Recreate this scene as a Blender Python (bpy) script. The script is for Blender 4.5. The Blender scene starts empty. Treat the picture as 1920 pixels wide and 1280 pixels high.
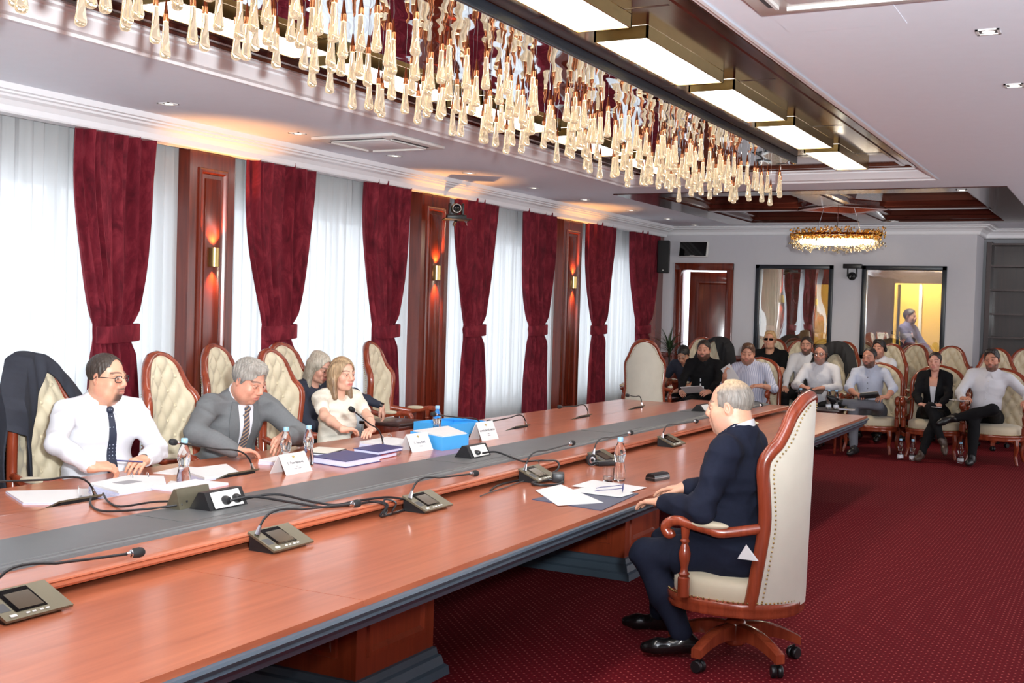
import bpy, bmesh, math, random
import numpy as np
from mathutils import Vector, Matrix
random.seed(7)
rng = np.random.default_rng(11)
PI = math.pi
S = bpy.context.scene
COL = S.collection
R_ = math.radians

# ------------------------------------------------------------------ camera, world, lights, exposure
cam_d = bpy.data.cameras.new('camera')
cam = bpy.data.objects.new('camera', cam_d)
COL.objects.link(cam)
cam_d.sensor_fit = 'HORIZONTAL'
cam_d.sensor_width = 36.0
cam_d.lens = 36.0 * 2200.0 / 1920.0
cam_d.clip_start = 0.05
cam_d.clip_end = 200
_yc = Vector((1160.0, 30.0, -2200.0)).normalized()          # world +Y seen in camera axes
_zc = Vector((1.0, -0.0294, 0.0)).cross(_yc).normalized()
if _zc.y < 0:
    _zc = -_zc
_xc = _yc.cross(_zc)
_rot = Matrix((_xc, _yc, _zc))
cam.matrix_world = Matrix.Translation((0, 0, 1.73)) @ _rot.to_4x4()
S.camera = cam
S.view_settings.view_transform = 'Standard'
S.view_settings.look = 'None'
S.view_settings.gamma = 1.0
S.view_settings.use_curve_mapping = False
S.view_settings.exposure = 0.05
S.cycles.max_bounces = 10
S.cycles.diffuse_bounces = 4
S.cycles.glossy_bounces = 4
S.cycles.transmission_bounces = 6
S.cycles.transparent_max_bounces = 12
S.cycles.caustics_reflective = False
S.cycles.caustics_refractive = False
S.cycles.sample_clamp_indirect = 6.0
S.cycles.use_denoising = True

W = bpy.data.worlds.new('daylight')
S.world = W
W.use_nodes = True
_bg = W.node_tree.nodes['Background']
_bg.inputs['Color'].default_value = (0.86, 0.93, 1.0, 1)
_bg.inputs['Strength'].default_value = 4.2

def light(name, kind, loc, energy, color=(1, 1, 1), size=0.1, to=None, sy=None, spot=None, blend=0.5):
    d = bpy.data.lights.new(name, kind)
    d.energy = energy
    d.color = color
    if kind == 'AREA':
        d.size = size
        if sy:
            d.shape = 'RECTANGLE'
            d.size_y = sy
    else:
        d.shadow_soft_size = size
    if kind == 'SPOT':
        d.spot_size = R_(spot or 60)
        d.spot_blend = blend
    o = bpy.data.objects.new(name, d)
    COL.objects.link(o)
    o.location = loc
    if to is not None:
        o.rotation_euler = (Vector(to) - Vector(loc)).to_track_quat('-Z', 'Y').to_euler()
    return o

# the photographer's flash, on the camera and bounced off the ceiling behind it
light('camera_flash', 'SPOT', (0.03, 0.0, 1.98), 150, (1, 0.97, 0.93), 0.06, (-3.6, 7.5, 1.7), spot=90, blend=0.5)
light('flash_bounce', 'SPOT', (0.2, 0.2, 1.98), 2700, (0.92, 0.97, 1.0), 0.08, (-1.0, 1.7, 3.14), spot=104, blend=0.5)
# added fill light along the unseen right wall, in place of assumed windows there
light('right_fill', 'AREA', (2.6, 11.5, 1.7), 220, (0.97, 0.98, 1.0), 14.0, (-4.0, 11.0, 1.9), sy=2.2)

# ------------------------------------------------------------------ materials
def lin(c):
    return tuple((x / 12.92 if x <= 0.04045 else ((x + 0.055) / 1.055) ** 2.4) for x in c)
def rgb(r, g, b):
    return lin((r / 255.0, g / 255.0, b / 255.0)) + (1.0,)

class NT:
    def __init__(s, name):
        s.m = bpy.data.materials.new(name)
        s.m.use_nodes = True
        s.t = s.m.node_tree
        s.b = s.t.nodes['Principled BSDF']
        s.o = s.t.nodes['Material Output']
    def n(s, typ, **kw):
        x = s.t.nodes.new(typ)
        for k, v in kw.items():
            setattr(x, k, v)
        return x
    def l(s, a, b):
        s.t.links.new(a, b)
    def coord(s, scale=(1, 1, 1), rot=(0, 0, 0), kind='Object'):
        tc = s.n('ShaderNodeTexCoord')
        mp = s.n('ShaderNodeMapping')
        mp.inputs['Scale'].default_value = scale
        mp.inputs['Rotation'].default_value = rot
        s.l(tc.outputs[kind], mp.inputs['Vector'])
        return mp.outputs['Vector']
    def noise(s, vec, scale=5.0, detail=4.0, rough=0.55, dist=0.0):
        x = s.n('ShaderNodeTexNoise')
        x.inputs['Scale'].default_value = scale
        x.inputs['Detail'].default_value = detail
        x.inputs['Roughness'].default_value = rough
        x.inputs['Distortion'].default_value = dist
        s.l(vec, x.inputs['Vector'])
        return x.outputs['Fac']
    def ramp(s, fac, stops):
        x = s.n('ShaderNodeValToRGB')
        e = x.color_ramp.elements
        while len(e) < len(stops):
            e.new(0.5)
        for i, (p, c) in enumerate(stops):
            e[i].position = p
            e[i].color = c
        s.l(fac, x.inputs['Fac'])
        return x.outputs['Color']
    def bump(s, h, strength=0.2, dist=0.01):
        x = s.n('ShaderNodeBump')
        x.inputs['Strength'].default_value = strength
        x.inputs['Distance'].default_value = dist
        s.l(h, x.inputs['Height'])
        s.l(x.outputs['Normal'], s.b.inputs['Normal'])
    def set(s, **kw):
        for k, v in kw.items():
            s.b.inputs[k.replace('_', ' ')].default_value = v
        return s

def plain(name, c, rough=0.5, metal=0.0, var=0.06, scale=12.0, bump=0.0, coat=0.0, spec=0.5, sheen=0.0, bscale=None):
    t = NT(name)
    v = t.coord()
    f = t.noise(v, scale)
    lo = tuple(x * (1 - var) for x in c[:3]) + (1,)
    hi = tuple(min(1, x * (1 + var)) for x in c[:3]) + (1,)
    t.l(t.ramp(f, [(0.3, lo), (0.7, hi)]), t.b.inputs['Base Color'])
    t.set(Roughness=rough, Metallic=metal)
    t.b.inputs['Coat Weight'].default_value = coat
    t.b.inputs['Specular IOR Level'].default_value = spec
    t.b.inputs['Sheen Weight'].default_value = sheen
    if bump:
        t.bump(t.noise(v, bscale or scale * 8, 3), bump, 0.004)
    return t.m

def wood(name, c1, c2, axis=1, rough=0.25, coat=0.3, gs=1.0):
    t = NT(name)
    sc = [22 * gs, 22 * gs, 22 * gs]
    sc[axis] = 1.3 * gs
    v = t.coord(tuple(sc))
    f = t.noise(v, 1.0, 6, 0.6, 0.6)
    v2 = t.coord((0.9, 0.9, 0.9))
    f2 = t.noise(v2, 1.2, 2)
    m = t.n('ShaderNodeMath', operation='MULTIPLY_ADD')
    t.l(f, m.inputs[0]); m.inputs[1].default_value = 0.75
    k = t.n('ShaderNodeMath', operation='MULTIPLY')
    t.l(f2, k.inputs[0]); k.inputs[1].default_value = 0.25
    t.l(k.outputs[0], m.inputs[2])
    t.l(t.ramp(m.outputs[0], [(0.30, c1), (0.68, c2)]), t.b.inputs['Base Color'])
    t.set(Roughness=rough)
    t.b.inputs['Coat Weight'].default_value = coat
    t.b.inputs['Coat Roughness'].default_value = 0.12
    t.bump(f, 0.03, 0.002)
    return t.m

M = {}
M['white_paint'] = plain('white_paint', rgb(234, 238, 247), 0.6, var=0.01)
M['wall_paint'] = plain('wall_paint', rgb(205, 203, 208), 0.65, var=0.01)
M['white_trim'] = plain('white_trim', rgb(240, 240, 242), 0.45, var=0.01)
M['white_plastic'] = plain('white_plastic', rgb(226, 224, 220), 0.4, var=0.01)
M['grey_slot'] = plain('grey_slot', rgb(70, 70, 72), 0.6)
M['mahogany'] = wood('mahogany', rgb(74, 26, 16), rgb(122, 46, 27), 2, 0.22, 0.4)
M['mahogany_y'] = wood('mahogany_y', rgb(70, 26, 17), rgb(108, 44, 27), 1, 0.2, 0.4)
M['coffer_wood'] = wood('coffer_wood', rgb(52, 22, 17), rgb(82, 36, 25), 0, 0.18, 0.5)
M['ceiling_wood'] = wood('ceiling_wood', rgb(58, 28, 22), rgb(86, 44, 32), 1, 0.14, 0.5)
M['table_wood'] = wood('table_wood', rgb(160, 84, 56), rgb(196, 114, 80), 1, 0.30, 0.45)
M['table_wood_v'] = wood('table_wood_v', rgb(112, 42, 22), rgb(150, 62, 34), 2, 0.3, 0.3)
M['chair_wood'] = wood('chair_wood', rgb(112, 44, 26), rgb(160, 72, 44), 2, 0.25, 0.4)
M['dark_shelf'] = wood('dark_shelf', rgb(40, 22, 20), rgb(62, 36, 32), 2, 0.35, 0.2)
M['slate'] = plain('slate', rgb(72, 82, 90), 0.35, var=0.08, scale=6, coat=0.15)
M['slate_edge'] = plain('slate_edge', rgb(66, 80, 92), 0.38, var=0.06, scale=6, coat=0.1)
M['strip_grey'] = plain('strip_grey', rgb(92, 93, 94), 0.42, var=0.05, scale=9)
M['cream'] = plain('cream', rgb(205, 192, 165), 0.55, var=0.05, scale=7, bump=0.06, sheen=0.2)
M['cream_pale'] = plain('cream_pale', rgb(214, 207, 190), 0.6, var=0.05, scale=5, bump=0.05, sheen=0.2)
M['brass'] = plain('brass', rgb(186, 160, 104), 0.28, 1.0, var=0.06)
M['copper'] = plain('copper', rgb(186, 120, 82), 0.22, 1.0, var=0.05)
M['gold'] = plain('gold', rgb(214, 168, 92), 0.22, 1.0, var=0.08)
M['chrome'] = plain('chrome', rgb(215, 215, 218), 0.1, 1.0, var=0.01)
M['black_plastic'] = plain('black_plastic', rgb(24, 24, 26), 0.4, var=0.1)
M['black_matte'] = plain('black_matte', rgb(18, 18, 20), 0.7, var=0.1)
M['black_frame'] = plain('black_frame', rgb(30, 36, 44), 0.35, var=0.05)
M['bronze_metal'] = plain('bronze_metal', rgb(112, 106, 88), 0.38, 0.6, var=0.03)
M['screen'] = plain('screen', rgb(74, 62, 50), 0.12, var=0.04)
M['screen_black'] = plain('screen_black', rgb(14, 14, 16), 0.06, var=0.02)
M['paper'] = plain("paper", rgb(222, 220, 220), 0.7, var=0.01)
M['paper_edge'] = plain('paper_edge', rgb(214, 216, 238), 0.75, var=0.04, scale=60)
M['ink'] = plain("ink", rgb(34, 34, 40), 0.7)
M['ink_grey'] = plain('ink_grey', rgb(150, 148, 152), 0.7)
M['gold_ink'] = plain('gold_ink', rgb(170, 150, 90), 0.6)
M['blue_box'] = plain('blue_box', rgb(64, 164, 232), 0.5, var=0.02)
M['navy_cover'] = plain('navy_cover', rgb(56, 58, 110), 0.4, var=0.05)
M['navy_folder'] = plain('navy_folder', rgb(66, 72, 96), 0.5, var=0.04)
M['red_cover'] = plain('red_cover', rgb(146, 40, 42), 0.45, var=0.05)
M['black_cover'] = plain('black_cover', rgb(26, 26, 30), 0.4)
M['cap_blue'] = plain('cap_blue', rgb(150, 196, 226), 0.35)
M['label_white'] = plain('label_white', rgb(226, 230, 238), 0.5)
M['leather_black'] = plain('leather_black', rgb(20, 19, 20), 0.22, var=0.1, coat=0.4)
M['leather_brown'] = plain('leather_brown', rgb(70, 54, 46), 0.4)
M['leaf'] = plain('leaf', rgb(46, 62, 36), 0.45, var=0.25, scale=20)
M['pot'] = plain('pot', rgb(60, 50, 46), 0.5)
M['soil'] = plain('soil', rgb(44, 34, 28), 0.9)

def emit(name, c, strength):
    t = NT(name)
    t.b.inputs['Base Color'].default_value = (0.8, 0.8, 0.8, 1)
    t.b.inputs['Emission Color'].default_value = c
    t.b.inputs['Emission Strength'].default_value = strength
    return t.m
M['panel_light'] = emit('panel_light', (1.0, 0.96, 0.91, 1), 11.5)
M['lamp_warm'] = emit('lamp_warm', (1.0, 0.55, 0.2, 1), 20.0)
M['lamp_white'] = emit('lamp_white', (1.0, 0.9, 0.75, 1), 6.0)
M['drop_led'] = emit('drop_led', (1.0, 0.74, 0.42, 1), 5.0)

def glass(name, tint=(1, 1, 1, 1), rough=0.0, ior=1.45):
    t = NT(name)
    t.set(Base_Color=tint, Roughness=rough)
    t.b.inputs['Transmission Weight'].default_value = 1.0
    t.b.inputs['IOR'].default_value = ior
    # lets lamp light through as real thin glass does
    return t.m
M['glass'] = glass('glass')
M['water_glass'] = glass('water_glass', (0.97, 0.99, 1, 1), 0.0, 1.33)

def crystal(name, tint, glow=0.0):
    t = NT(name)
    g = t.n('ShaderNodeBsdfGlass')
    g.inputs['Color'].default_value = tint
    g.inputs['Roughness'].default_value = 0.02
    g.inputs['IOR'].default_value = 1.46
    tr = t.n('ShaderNodeBsdfTranslucent')
    tr.inputs['Color'].default_value = tint
    mx = t.n('ShaderNodeMixShader')
    mx.inputs[0].default_value = 0.16
    t.l(g.outputs[0], mx.inputs[1]); t.l(tr.outputs[0], mx.inputs[2])
    if glow:        # the lamp in each drop lights its glass
        em = t.n('ShaderNodeEmission'); em.inputs['Color'].default_value = (1.0, 0.80, 0.52, 1); em.inputs['Strength'].default_value = glow
        ad = t.n('ShaderNodeAddShader')
        t.l(mx.outputs[0], ad.inputs[0]); t.l(em.outputs[0], ad.inputs[1])
        t.l(ad.outputs[0], t.o.inputs['Surface'])
        t.m.cycles.emission_sampling = 'NONE'
    else:
        t.l(mx.outputs[0], t.o.inputs['Surface'])
    return t.m
M['crystal'] = crystal('crystal', (1.0, 0.94, 0.84, 1), 0.17)

def pane(name, refl, tint=(1, 1, 1, 1), wave=0.0):
    t = NT(name)
    tr = t.n('ShaderNodeBsdfTransparent'); tr.inputs['Color'].default_value = tint
    gl = t.n('ShaderNodeBsdfGlossy'); gl.inputs['Roughness'].default_value = 0.0
    gl.inputs['Color'].default_value = (0.95, 0.96, 0.97, 1)
    mx = t.n('ShaderNodeMixShader'); mx.inputs[0].default_value = refl
    if wave:
        v = t.coord((1.3, 1.3, 0.35))
        b = t.n('ShaderNodeBump'); b.inputs['Strength'].default_value = wave; b.inputs['Distance'].default_value = 0.02
        t.l(t.noise(v, 2.4, 1), b.inputs['Height'])
        t.l(b.outputs[0], gl.inputs['Normal'])
    t.l(tr.outputs[0], mx.inputs[1]); t.l(gl.outputs[0], mx.inputs[2])
    t.l(mx.outputs[0], t.o.inputs['Surface'])
    return t.m
M['window_glass'] = pane('window_glass', 0.06)
M['booth_glass'] = pane('booth_glass', 0.5, (0.95, 0.95, 0.95, 1), 0.12)
M['spectacle_glass'] = pane('spectacle_glass', 0.15)

def _sheer():
    t = NT('sheer_voile')
    tr = t.n('ShaderNodeBsdfTranslucent'); tr.inputs['Color'].default_value = (0.47, 0.48, 0.495, 1)
    df = t.n('ShaderNodeBsdfDiffuse'); df.inputs['Color'].default_value = (0.82, 0.82, 0.80, 1)
    tp = t.n('ShaderNodeBsdfTransparent')
    m1 = t.n('ShaderNodeMixShader'); m1.inputs[0].default_value = 0.38
    m2 = t.n('ShaderNodeMixShader'); m2.inputs[0].default_value = 0.05
    t.l(tr.outputs[0], m1.inputs[1]); t.l(df.outputs[0], m1.inputs[2])
    t.l(m1.outputs[0], m2.inputs[1]); t.l(tp.outputs[0], m2.inputs[2])
    t.l(m2.outputs[0], t.o.inputs['Surface'])
    return t.m
M['sheer'] = _sheer()

def _velvet():
    t = NT('burgundy_velvet')
    v = t.coord((3, 3, 1.4))
    f = t.noise(v, 3.0, 5, 0.65, 0.8)
    t.l(t.ramp(f, [(0.3, rgb(74, 12, 24)), (0.5, rgb(104, 22, 36)), (0.7, rgb(136, 42, 54))]), t.b.inputs['Base Color'])
    t.set(Roughness=0.75)
    t.b.inputs['Sheen Weight'].default_value = 0.5
    t.b.inputs['Sheen Tint'].default_value = rgb(200, 90, 100)
    t.b.inputs['Specular IOR Level'].default_value = 0.2
    t.bump(t.noise(t.coord((1, 1, 1)), 60, 3), 0.15, 0.004)
    return t.m
M['velvet'] = _velvet()

def _carpet():
    t = NT('red_carpet')
    v = t.coord((1, 1, 1), (0, 0, R_(45)))
    vo = t.n('ShaderNodeTexVoronoi'); vo.feature = 'F1'
    vo.inputs['Scale'].default_value = 26.0
    vo.inputs['Randomness'].default_value = 0.0
    t.l(v, vo.inputs['Vector'])
    f = t.noise(t.coord(), 90, 3)
    f2 = t.noise(t.coord(), 1.2, 2)
    c = t.ramp(f, [(0.3, rgb(78, 10, 18)), (0.7, rgb(112, 18, 27))])
    mx = t.n('ShaderNodeMix', data_type='RGBA')
    d = t.ramp(vo.outputs['Distance'], [(0.09, (1, 1, 1, 1)), (0.16, (0, 0, 0, 1))])
    t.l(d, mx.inputs['Factor'])
    t.l(c, mx.inputs['A'])
    mx.inputs['B'].default_value = rgb(178, 92, 88)
    t.l(mx.outputs['Result'], t.b.inputs['Base Color'])
    t.set(Roughness=0.95)
    t.b.inputs['Specular IOR Level'].default_value = 0.1
    t.bump(f, 0.5, 0.01)
    return t.m
M['carpet'] = _carpet()

def _ripple():
    t = NT('rippled_chrome')
    t.set(Base_Color=(0.80, 0.82, 0.86, 1), Metallic=1.0, Roughness=0.03)
    v = t.coord((1.7, 0.75, 1))
    t.bump(t.noise(v, 2.0, 1.0, 0.4, 0.2), 0.35, 0.05)
    return t.m
M['ripple'] = _ripple()

# ------------------------------------------------------------------ mesh helpers
class MB:
    def __init__(s):
        s.v = []; s.f = []
    def add(s, v, f):
        o = len(s.v)
        s.v += [tuple(p) for p in v]
        s.f += [tuple(i + o for i in q) for q in f]
        return s
    def box(s, x0, x1, y0, y1, z0, z1):
        if x0 > x1: x0, x1 = x1, x0
        if y0 > y1: y0, y1 = y1, y0
        if z0 > z1: z0, z1 = z1, z0
        v = [(x0, y0, z0), (x1, y0, z0), (x1, y1, z0), (x0, y1, z0), (x0, y0, z1), (x1, y0, z1), (x1, y1, z1), (x0, y1, z1)]
        return s.add(v, [(3, 2, 1, 0), (4, 5, 6, 7), (0, 1, 5, 4), (1, 2, 6, 5), (2, 3, 7, 6), (3, 0, 4, 7)])
    def cbox(s, x0, x1, y0, y1, z0, z1, b=0.005):
        """a box with chamfered edges"""
        if x0 > x1: x0, x1 = x1, x0
        if y0 > y1: y0, y1 = y1, y0
        if z0 > z1: z0, z1 = z1, z0
        b = min(b, (x1 - x0) * .45, (y1 - y0) * .45, (z1 - z0) * .45)
        bm = bmesh.new()
        bmesh.ops.create_cube(bm, size=1.0)
        for q in bm.verts:
            q.co = Vector((x0 if q.co.x < 0 else x1, y0 if q.co.y < 0 else y1, z0 if q.co.z < 0 else z1))
        bmesh.ops.bevel(bm, geom=list(bm.edges), offset=b, segments=2, affect='EDGES', profile=0.5)
        s.bm(bm)
        return s
    def bm(s, bm):
        bm.verts.index_update()
        s.add([tuple(v.co) for v in bm.verts], [[v.index for v in f.verts] for f in bm.faces])
        bm.free()
        return s
    def tube(s, pts, r, n=8, cap=True, flat=None):
        pts = [Vector(p) for p in pts]
        m = len(pts)
        rs = r if isinstance(r, (list, tuple)) else [r] * m
        tang = []
        for i in range(m):
            a = pts[max(0, i - 1)]; b = pts[min(m - 1, i + 1)]
            tang.append((b - a).normalized() if (b - a).length > 1e-9 else Vector((0, 0, 1)))
        up = Vector((0, 0, 1)) if abs(tang[0].z) < 0.9 else Vector((1, 0, 0))
        nx = tang[0].cross(up).normalized()
        V = []
        for i in range(m):
            if i:
                nx = (nx - tang[i] * nx.dot(tang[i]))
                nx = nx.normalized() if nx.length > 1e-9 else tang[i].orthogonal().normalized()
            ny = tang[i].cross(nx)
            for k in range(n):
                a = 2 * PI * k / n
                V.append(pts[i] + (nx * math.cos(a) + ny * math.sin(a) * (flat or 1)) * rs[i])
        F = []
        for i in range(m - 1):
            for k in range(n):
                k2 = (k + 1) % n
                F.append((i * n + k, i * n + k2, (i + 1) * n + k2, (i + 1) * n + k))
        if cap:
            F.append(tuple(range(n - 1, -1, -1)))
            F.append(tuple((m - 1) * n + k for k in range(n)))
        return s.add(V, F)
    def lathe(s, prof, n=16, o=(0, 0, 0), axis='z', cap=True):
        V = []; F = []
        m = len(prof)
        for r, z in prof:
            for k in range(n):
                a = 2 * PI * k / n
                p = (r * math.cos(a), r * math.sin(a), z)
                if axis == 'y': p = (p[0], p[2], -p[1])
                if axis == 'x': p = (p[2], p[1], -p[0])
                V.append((p[0] + o[0], p[1] + o[1], p[2] + o[2]))
        for i in range(m - 1):
            for k in range(n):
                k2 = (k + 1) % n
                F.append((i * n + k, i * n + k2, (i + 1) * n + k2, (i + 1) * n + k))
        if cap:
            if prof[0][0] > 1e-4: F.append(tuple(range(n - 1, -1, -1)))
            if prof[-1][0] > 1e-4: F.append(tuple((m - 1) * n + k for k in range(n)))
        return s.add(V, F)
    def prism(s, poly, a0, a1, axis='x'):
        """a 2-D outline pushed from a0 to a1 along an axis; outline coords are the two other axes in order"""
        n = len(poly)
        def P(u, w, a):
            return (a, u, w) if axis == 'x' else ((u, a, w) if axis == 'y' else (u, w, a))
        V = [P(u, w, a0) for u, w in poly] + [P(u, w, a1) for u, w in poly]
        F = [tuple(range(n - 1, -1, -1)), tuple(range(n, 2 * n))]
        for i in range(n):
            j = (i + 1) % n
            F.append((i, j, n + j, n + i))
        return s.add(V, F)
    def grid(s, fn, nu, nv, thick=None, wrap=False):
        V = []
        for i in range(nu + 1):
            for j in range(nv + 1):
                V.append(fn(i / nu, j / nv))
        F = []
        for i in range(nu):
            for j in range(nv):
                a = i * (nv + 1) + j
                F.append((a, a + nv + 1, a + nv + 2, a + 1))
        return s.add(V, F)
    def ball(s, c, r, n=10, m=7):
        rx, ry, rz = r if isinstance(r, (tuple, list)) else (r, r, r)
        V = [(c[0], c[1], c[2] - rz)]
        for j in range(1, m):
            t = PI * j / m - PI / 2
            for k in range(n):
                a = 2 * PI * k / n
                V.append((c[0] + rx * math.cos(t) * math.cos(a), c[1] + ry * math.cos(t) * math.sin(a), c[2] + rz * math.sin(t)))
        V.append((c[0], c[1], c[2] + rz))
        F = []
        for k in range(n):
            F.append((0, 1 + (k + 1) % n, 1 + k))
            F.append((len(V) - 1, len(V) - 1 - n + k, len(V) - 1 - n + (k + 1) % n))
        for j in range(m - 2):
            for k in range(n):
                a = 1 + j * n
                F.append((a + k, a + (k + 1) % n, a + n + (k + 1) % n, a + n + k))
        return s.add(V, F)
    def sweep(s, prof, path, closed=True):
        """profile (offset inward, z) carried round a horizontal path with mitred corners"""
        n = len(path); V = []
        P = [Vector((p[0], p[1])) for p in path]
        for i in range(n):
            a = P[i - 1] if (closed or i) else None
            c = P[(i + 1) % n] if (closed or i < n - 1) else None
            d1 = (P[i] - a).normalized() if a is not None else (c - P[i]).normalized()
            d2 = (c - P[i]).normalized() if c is not None else d1
            n1 = Vector((-d1.y, d1.x)); n2 = Vector((-d2.y, d2.x))
            k = (n1 + n2)
            k = k / max(0.2, k.dot(n1)) if k.length > 1e-6 else n1
            for off, z in prof:
                q = P[i] + k * off
                V.append((q.x, q.y, z))
        m = len(prof); F = []
        for i in range(n if closed else n - 1):
            j = (i + 1) % n
            for k in range(m - 1):
                F.append((i * m + k, j * m + k, j * m + k + 1, i * m + k + 1))
        return s.add(V, F)
    def mesh(s, name, mat=None, smooth=40):
        me = bpy.data.meshes.new(name)
        me.from_pydata(s.v, [], s.f)
        bm = bmesh.new(); bm.from_mesh(me)
        bmesh.ops.recalc_face_normals(bm, faces=bm.faces)
        bm.to_mesh(me); bm.free()
        if mat is not None:
            me.materials.append(M[mat] if isinstance(mat, str) else mat)
        if smooth:
            me.shade_smooth()
            me.set_sharp_from_angle(angle=R_(smooth))
        return me
    def build(s, name, mat, parent=None, smooth=40, loc=None, label=None):
        o = bpy.data.objects.new(name, s.mesh(name, mat, smooth))
        COL.objects.link(o)
        if parent is not None: o.parent = parent
        if loc is not None: o.location = loc
        if label: o['label'] = label
        return o

def place(name, me, parent=None, loc=(0, 0, 0), rot=(0, 0, 0), scale=None):
    o = bpy.data.objects.new(name, me)
    COL.objects.link(o)
    if parent is not None: o.parent = parent
    o.location = loc
    o.rotation_euler = rot
    if scale: o.scale = scale
    return o
def thing(name, label, cat, loc=(0, 0, 0), rz=0.0, group=None):
    o = bpy.data.objects.new(name, None)
    COL.objects.link(o)
    o.empty_display_size = 0.1
    o.location = loc
    o.rotation_euler = (0, 0, rz)
    o['label'] = label; o['category'] = cat
    if group: o['group'] = group
    return o
def tag(o, label, cat, group=None):
    o['label'] = label; o['category'] = cat
    if group: o['group'] = group
    return o
def struct(o):
    o['kind'] = 'structure'
    return o
def dup(root, loc=None, rz=None, label=None, group=None):
    r = root.copy(); COL.objects.link(r)
    if loc is not None: r.location = loc
    if rz is not None: r.rotation_euler = (0, 0, rz)
    if label: r['label'] = label
    if group: r['group'] = group
    for ch in list(root.children):
        c = ch.copy(); COL.objects.link(c); c.parent = r
        for g in list(ch.children):
            d = g.copy(); COL.objects.link(d); d.parent = c
    return r
def bez(p0, p1, p2, p3, n=10):
    out = []
    for i in range(n + 1):
        t = i / n
        out.append(tuple((1 - t) ** 3 * a + 3 * (1 - t) ** 2 * t * b + 3 * (1 - t) * t * t * c + t ** 3 * d for a, b, c, d in zip(p0, p1, p2, p3)))
    return out
def catmull(pts, n=6, closed=False):
    P = [Vector(p) for p in pts]; out = []
    m = len(P)
    for i in range(m if closed else m - 1):
        a = P[(i - 1) % m] if (closed or i) else P[0]
        b = P[i]; c = P[(i + 1) % m]
        d = P[(i + 2) % m] if (closed or i + 2 < m) else P[m - 1]
        for k in range(n):
            t = k / n
            out.append(0.5 * ((2 * b) + (c - a) * t + (2 * a - 5 * b + 4 * c - d) * t * t + (3 * b - a - 3 * c + d) * t ** 3))
    if not closed: out.append(P[-1])
    return out
# ------------------------------------------------------------------ the room
YF, XW, ZC = 18.5, -7.0, 3.14
b = MB(); b.box(-7.6, 3.2, -3.0, 21.5, -0.1, 0.0)
struct(b.build('floor', 'carpet', smooth=0))

# ceiling with two openings (light recess, coffer)
RX0, RX1, RY0, RY1 = -5.14, -1.775, 1.0, 12.42
CX0, CX1, CY0, CY1 = -5.62, -1.19, 13.2, 17.95
ceil = MB()
def slab(x0, x1, y0, y1):
    ceil.box(x0, x1, y0, y1, ZC, ZC + .05)
slab(-7.4, CX0, -3, 21.5)
slab(CX0, RX0, -3, CY0)
slab(RX0, RX1, -3, RY0)
slab(RX0, RX1, RY1, CY0)
slab(RX1, CX1, -3, CY0)
slab(CX1, 3.2, -3, 21.5)
slab(CX0, CX1, CY1, 21.5)
struct(ceil.build('ceiling', 'white_paint', smooth=0))

# white moulding round the light recess (stepped), wood lid above it
path = [(RX0, RY0), (RX1, RY0), (RX1, RY1), (RX0, RY1)]
prof = [(-.02, ZC - .012), (0.0, ZC - .012), (.012, ZC + .004), (.05, ZC + .012), (.115, ZC + .07), (.115, ZC + .082), (.15, ZC + .09), (.15, ZC + .10), (.175, ZC + .115), (.175, ZC + .16)]
struct(MB().sweep(prof, path).build('trim_1', 'white_trim', smooth=20))
ZW = 3.27
b = MB(); b.box(RX0 - .05, RX1 + .05, RY0 - .05, RY1 + .05, ZW, ZW + .05)
lid = struct(b.build('ceiling_recess', 'ceiling_wood', smooth=0))
ip = [(RX0 + .175, RY0 + .175), (RX1 - .175, RY0 + .175), (RX1 - .175, RY1 - .175), (RX0 + .175, RY1 - .175)]
b = MB()
b.sweep([(0, ZW), (0, ZW - .03), (.03, ZW - .03), (.045, ZW - .016), (.09, ZW - .016), (.10, ZW - .024), (.13, ZW - .024), (.14, ZW)], ip)
b.build('border_moulding', 'ceiling_wood', lid, smooth=20)
for i, y in enumerate((3.6, 5.6, 7.6, 9.6, 11.3)):
    for x0, x1 in ((RX0 + .32, -4.02), (-2.90, RX1 - .32)):
        b = MB(); b.box(x0, x1, y - .004, y + .004, ZW - .003, ZW)
        b.build('board_joint', 'dark_shelf', lid, smooth=0)

# coffer: dark beams forming a cross with a diamond, panels set deeper
cx, cy = -3.40, 15.65
zb, zt = ZC - .01, ZC + .20
b = MB()
for x0, x1, y0, y1 in ((CX0, CX1, CY0, CY0 + .42), (CX0, CX1, CY1 - .30, CY1), (CX0, CX0 + .42, CY0 + .42, CY1 - .3), (CX1 - .42, CX1, CY0 + .42, CY1 - .3)):
    b.box(x0, x1, y0, y1, zb, zt)
cof = struct(b.build('ceiling_coffer', 'coffer_wood', smooth=0))
b = MB(); b.box(CX0 - .03, CX1 + .03, CY0 - .03, CY1 + .03, zt, zt + .05)
b.build('coffer_back', 'coffer_wood', cof, smooth=0)
dx, dy = .62, .72
for nm, q in (('coffer_beam', [(CX0 + .4, cy - .09), (cx - dx + .05, cy - .09), (cx - dx + .05, cy + .09), (CX0 + .4, cy + .09)]),
              ('coffer_beam', [(cx + dx - .05, cy - .09), (CX1 - .4, cy - .09), (CX1 - .4, cy + .09), (cx + dx - .05, cy + .09)]),
              ('coffer_beam', [(cx - .16, CY0 + .4), (cx + .16, CY0 + .4), (cx + .16, cy - dy + .05), (cx - .16, cy - dy + .05)]),
              ('coffer_beam', [(cx - .16, cy + dy - .05), (cx + .16, cy + dy - .05), (cx + .16, CY1 - .28), (cx - .16, CY1 - .28)])):
    MB().prism(q, zb, zt, 'z').build(nm, 'coffer_wood', cof, smooth=0)
def lerp2(a, c, t):
    return (a[0] + (c[0] - a[0]) * t, a[1] + (c[1] - a[1]) * t)
D = [(cx, cy - dy), (cx + dx, cy), (cx, cy + dy), (cx - dx, cy)]
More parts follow.
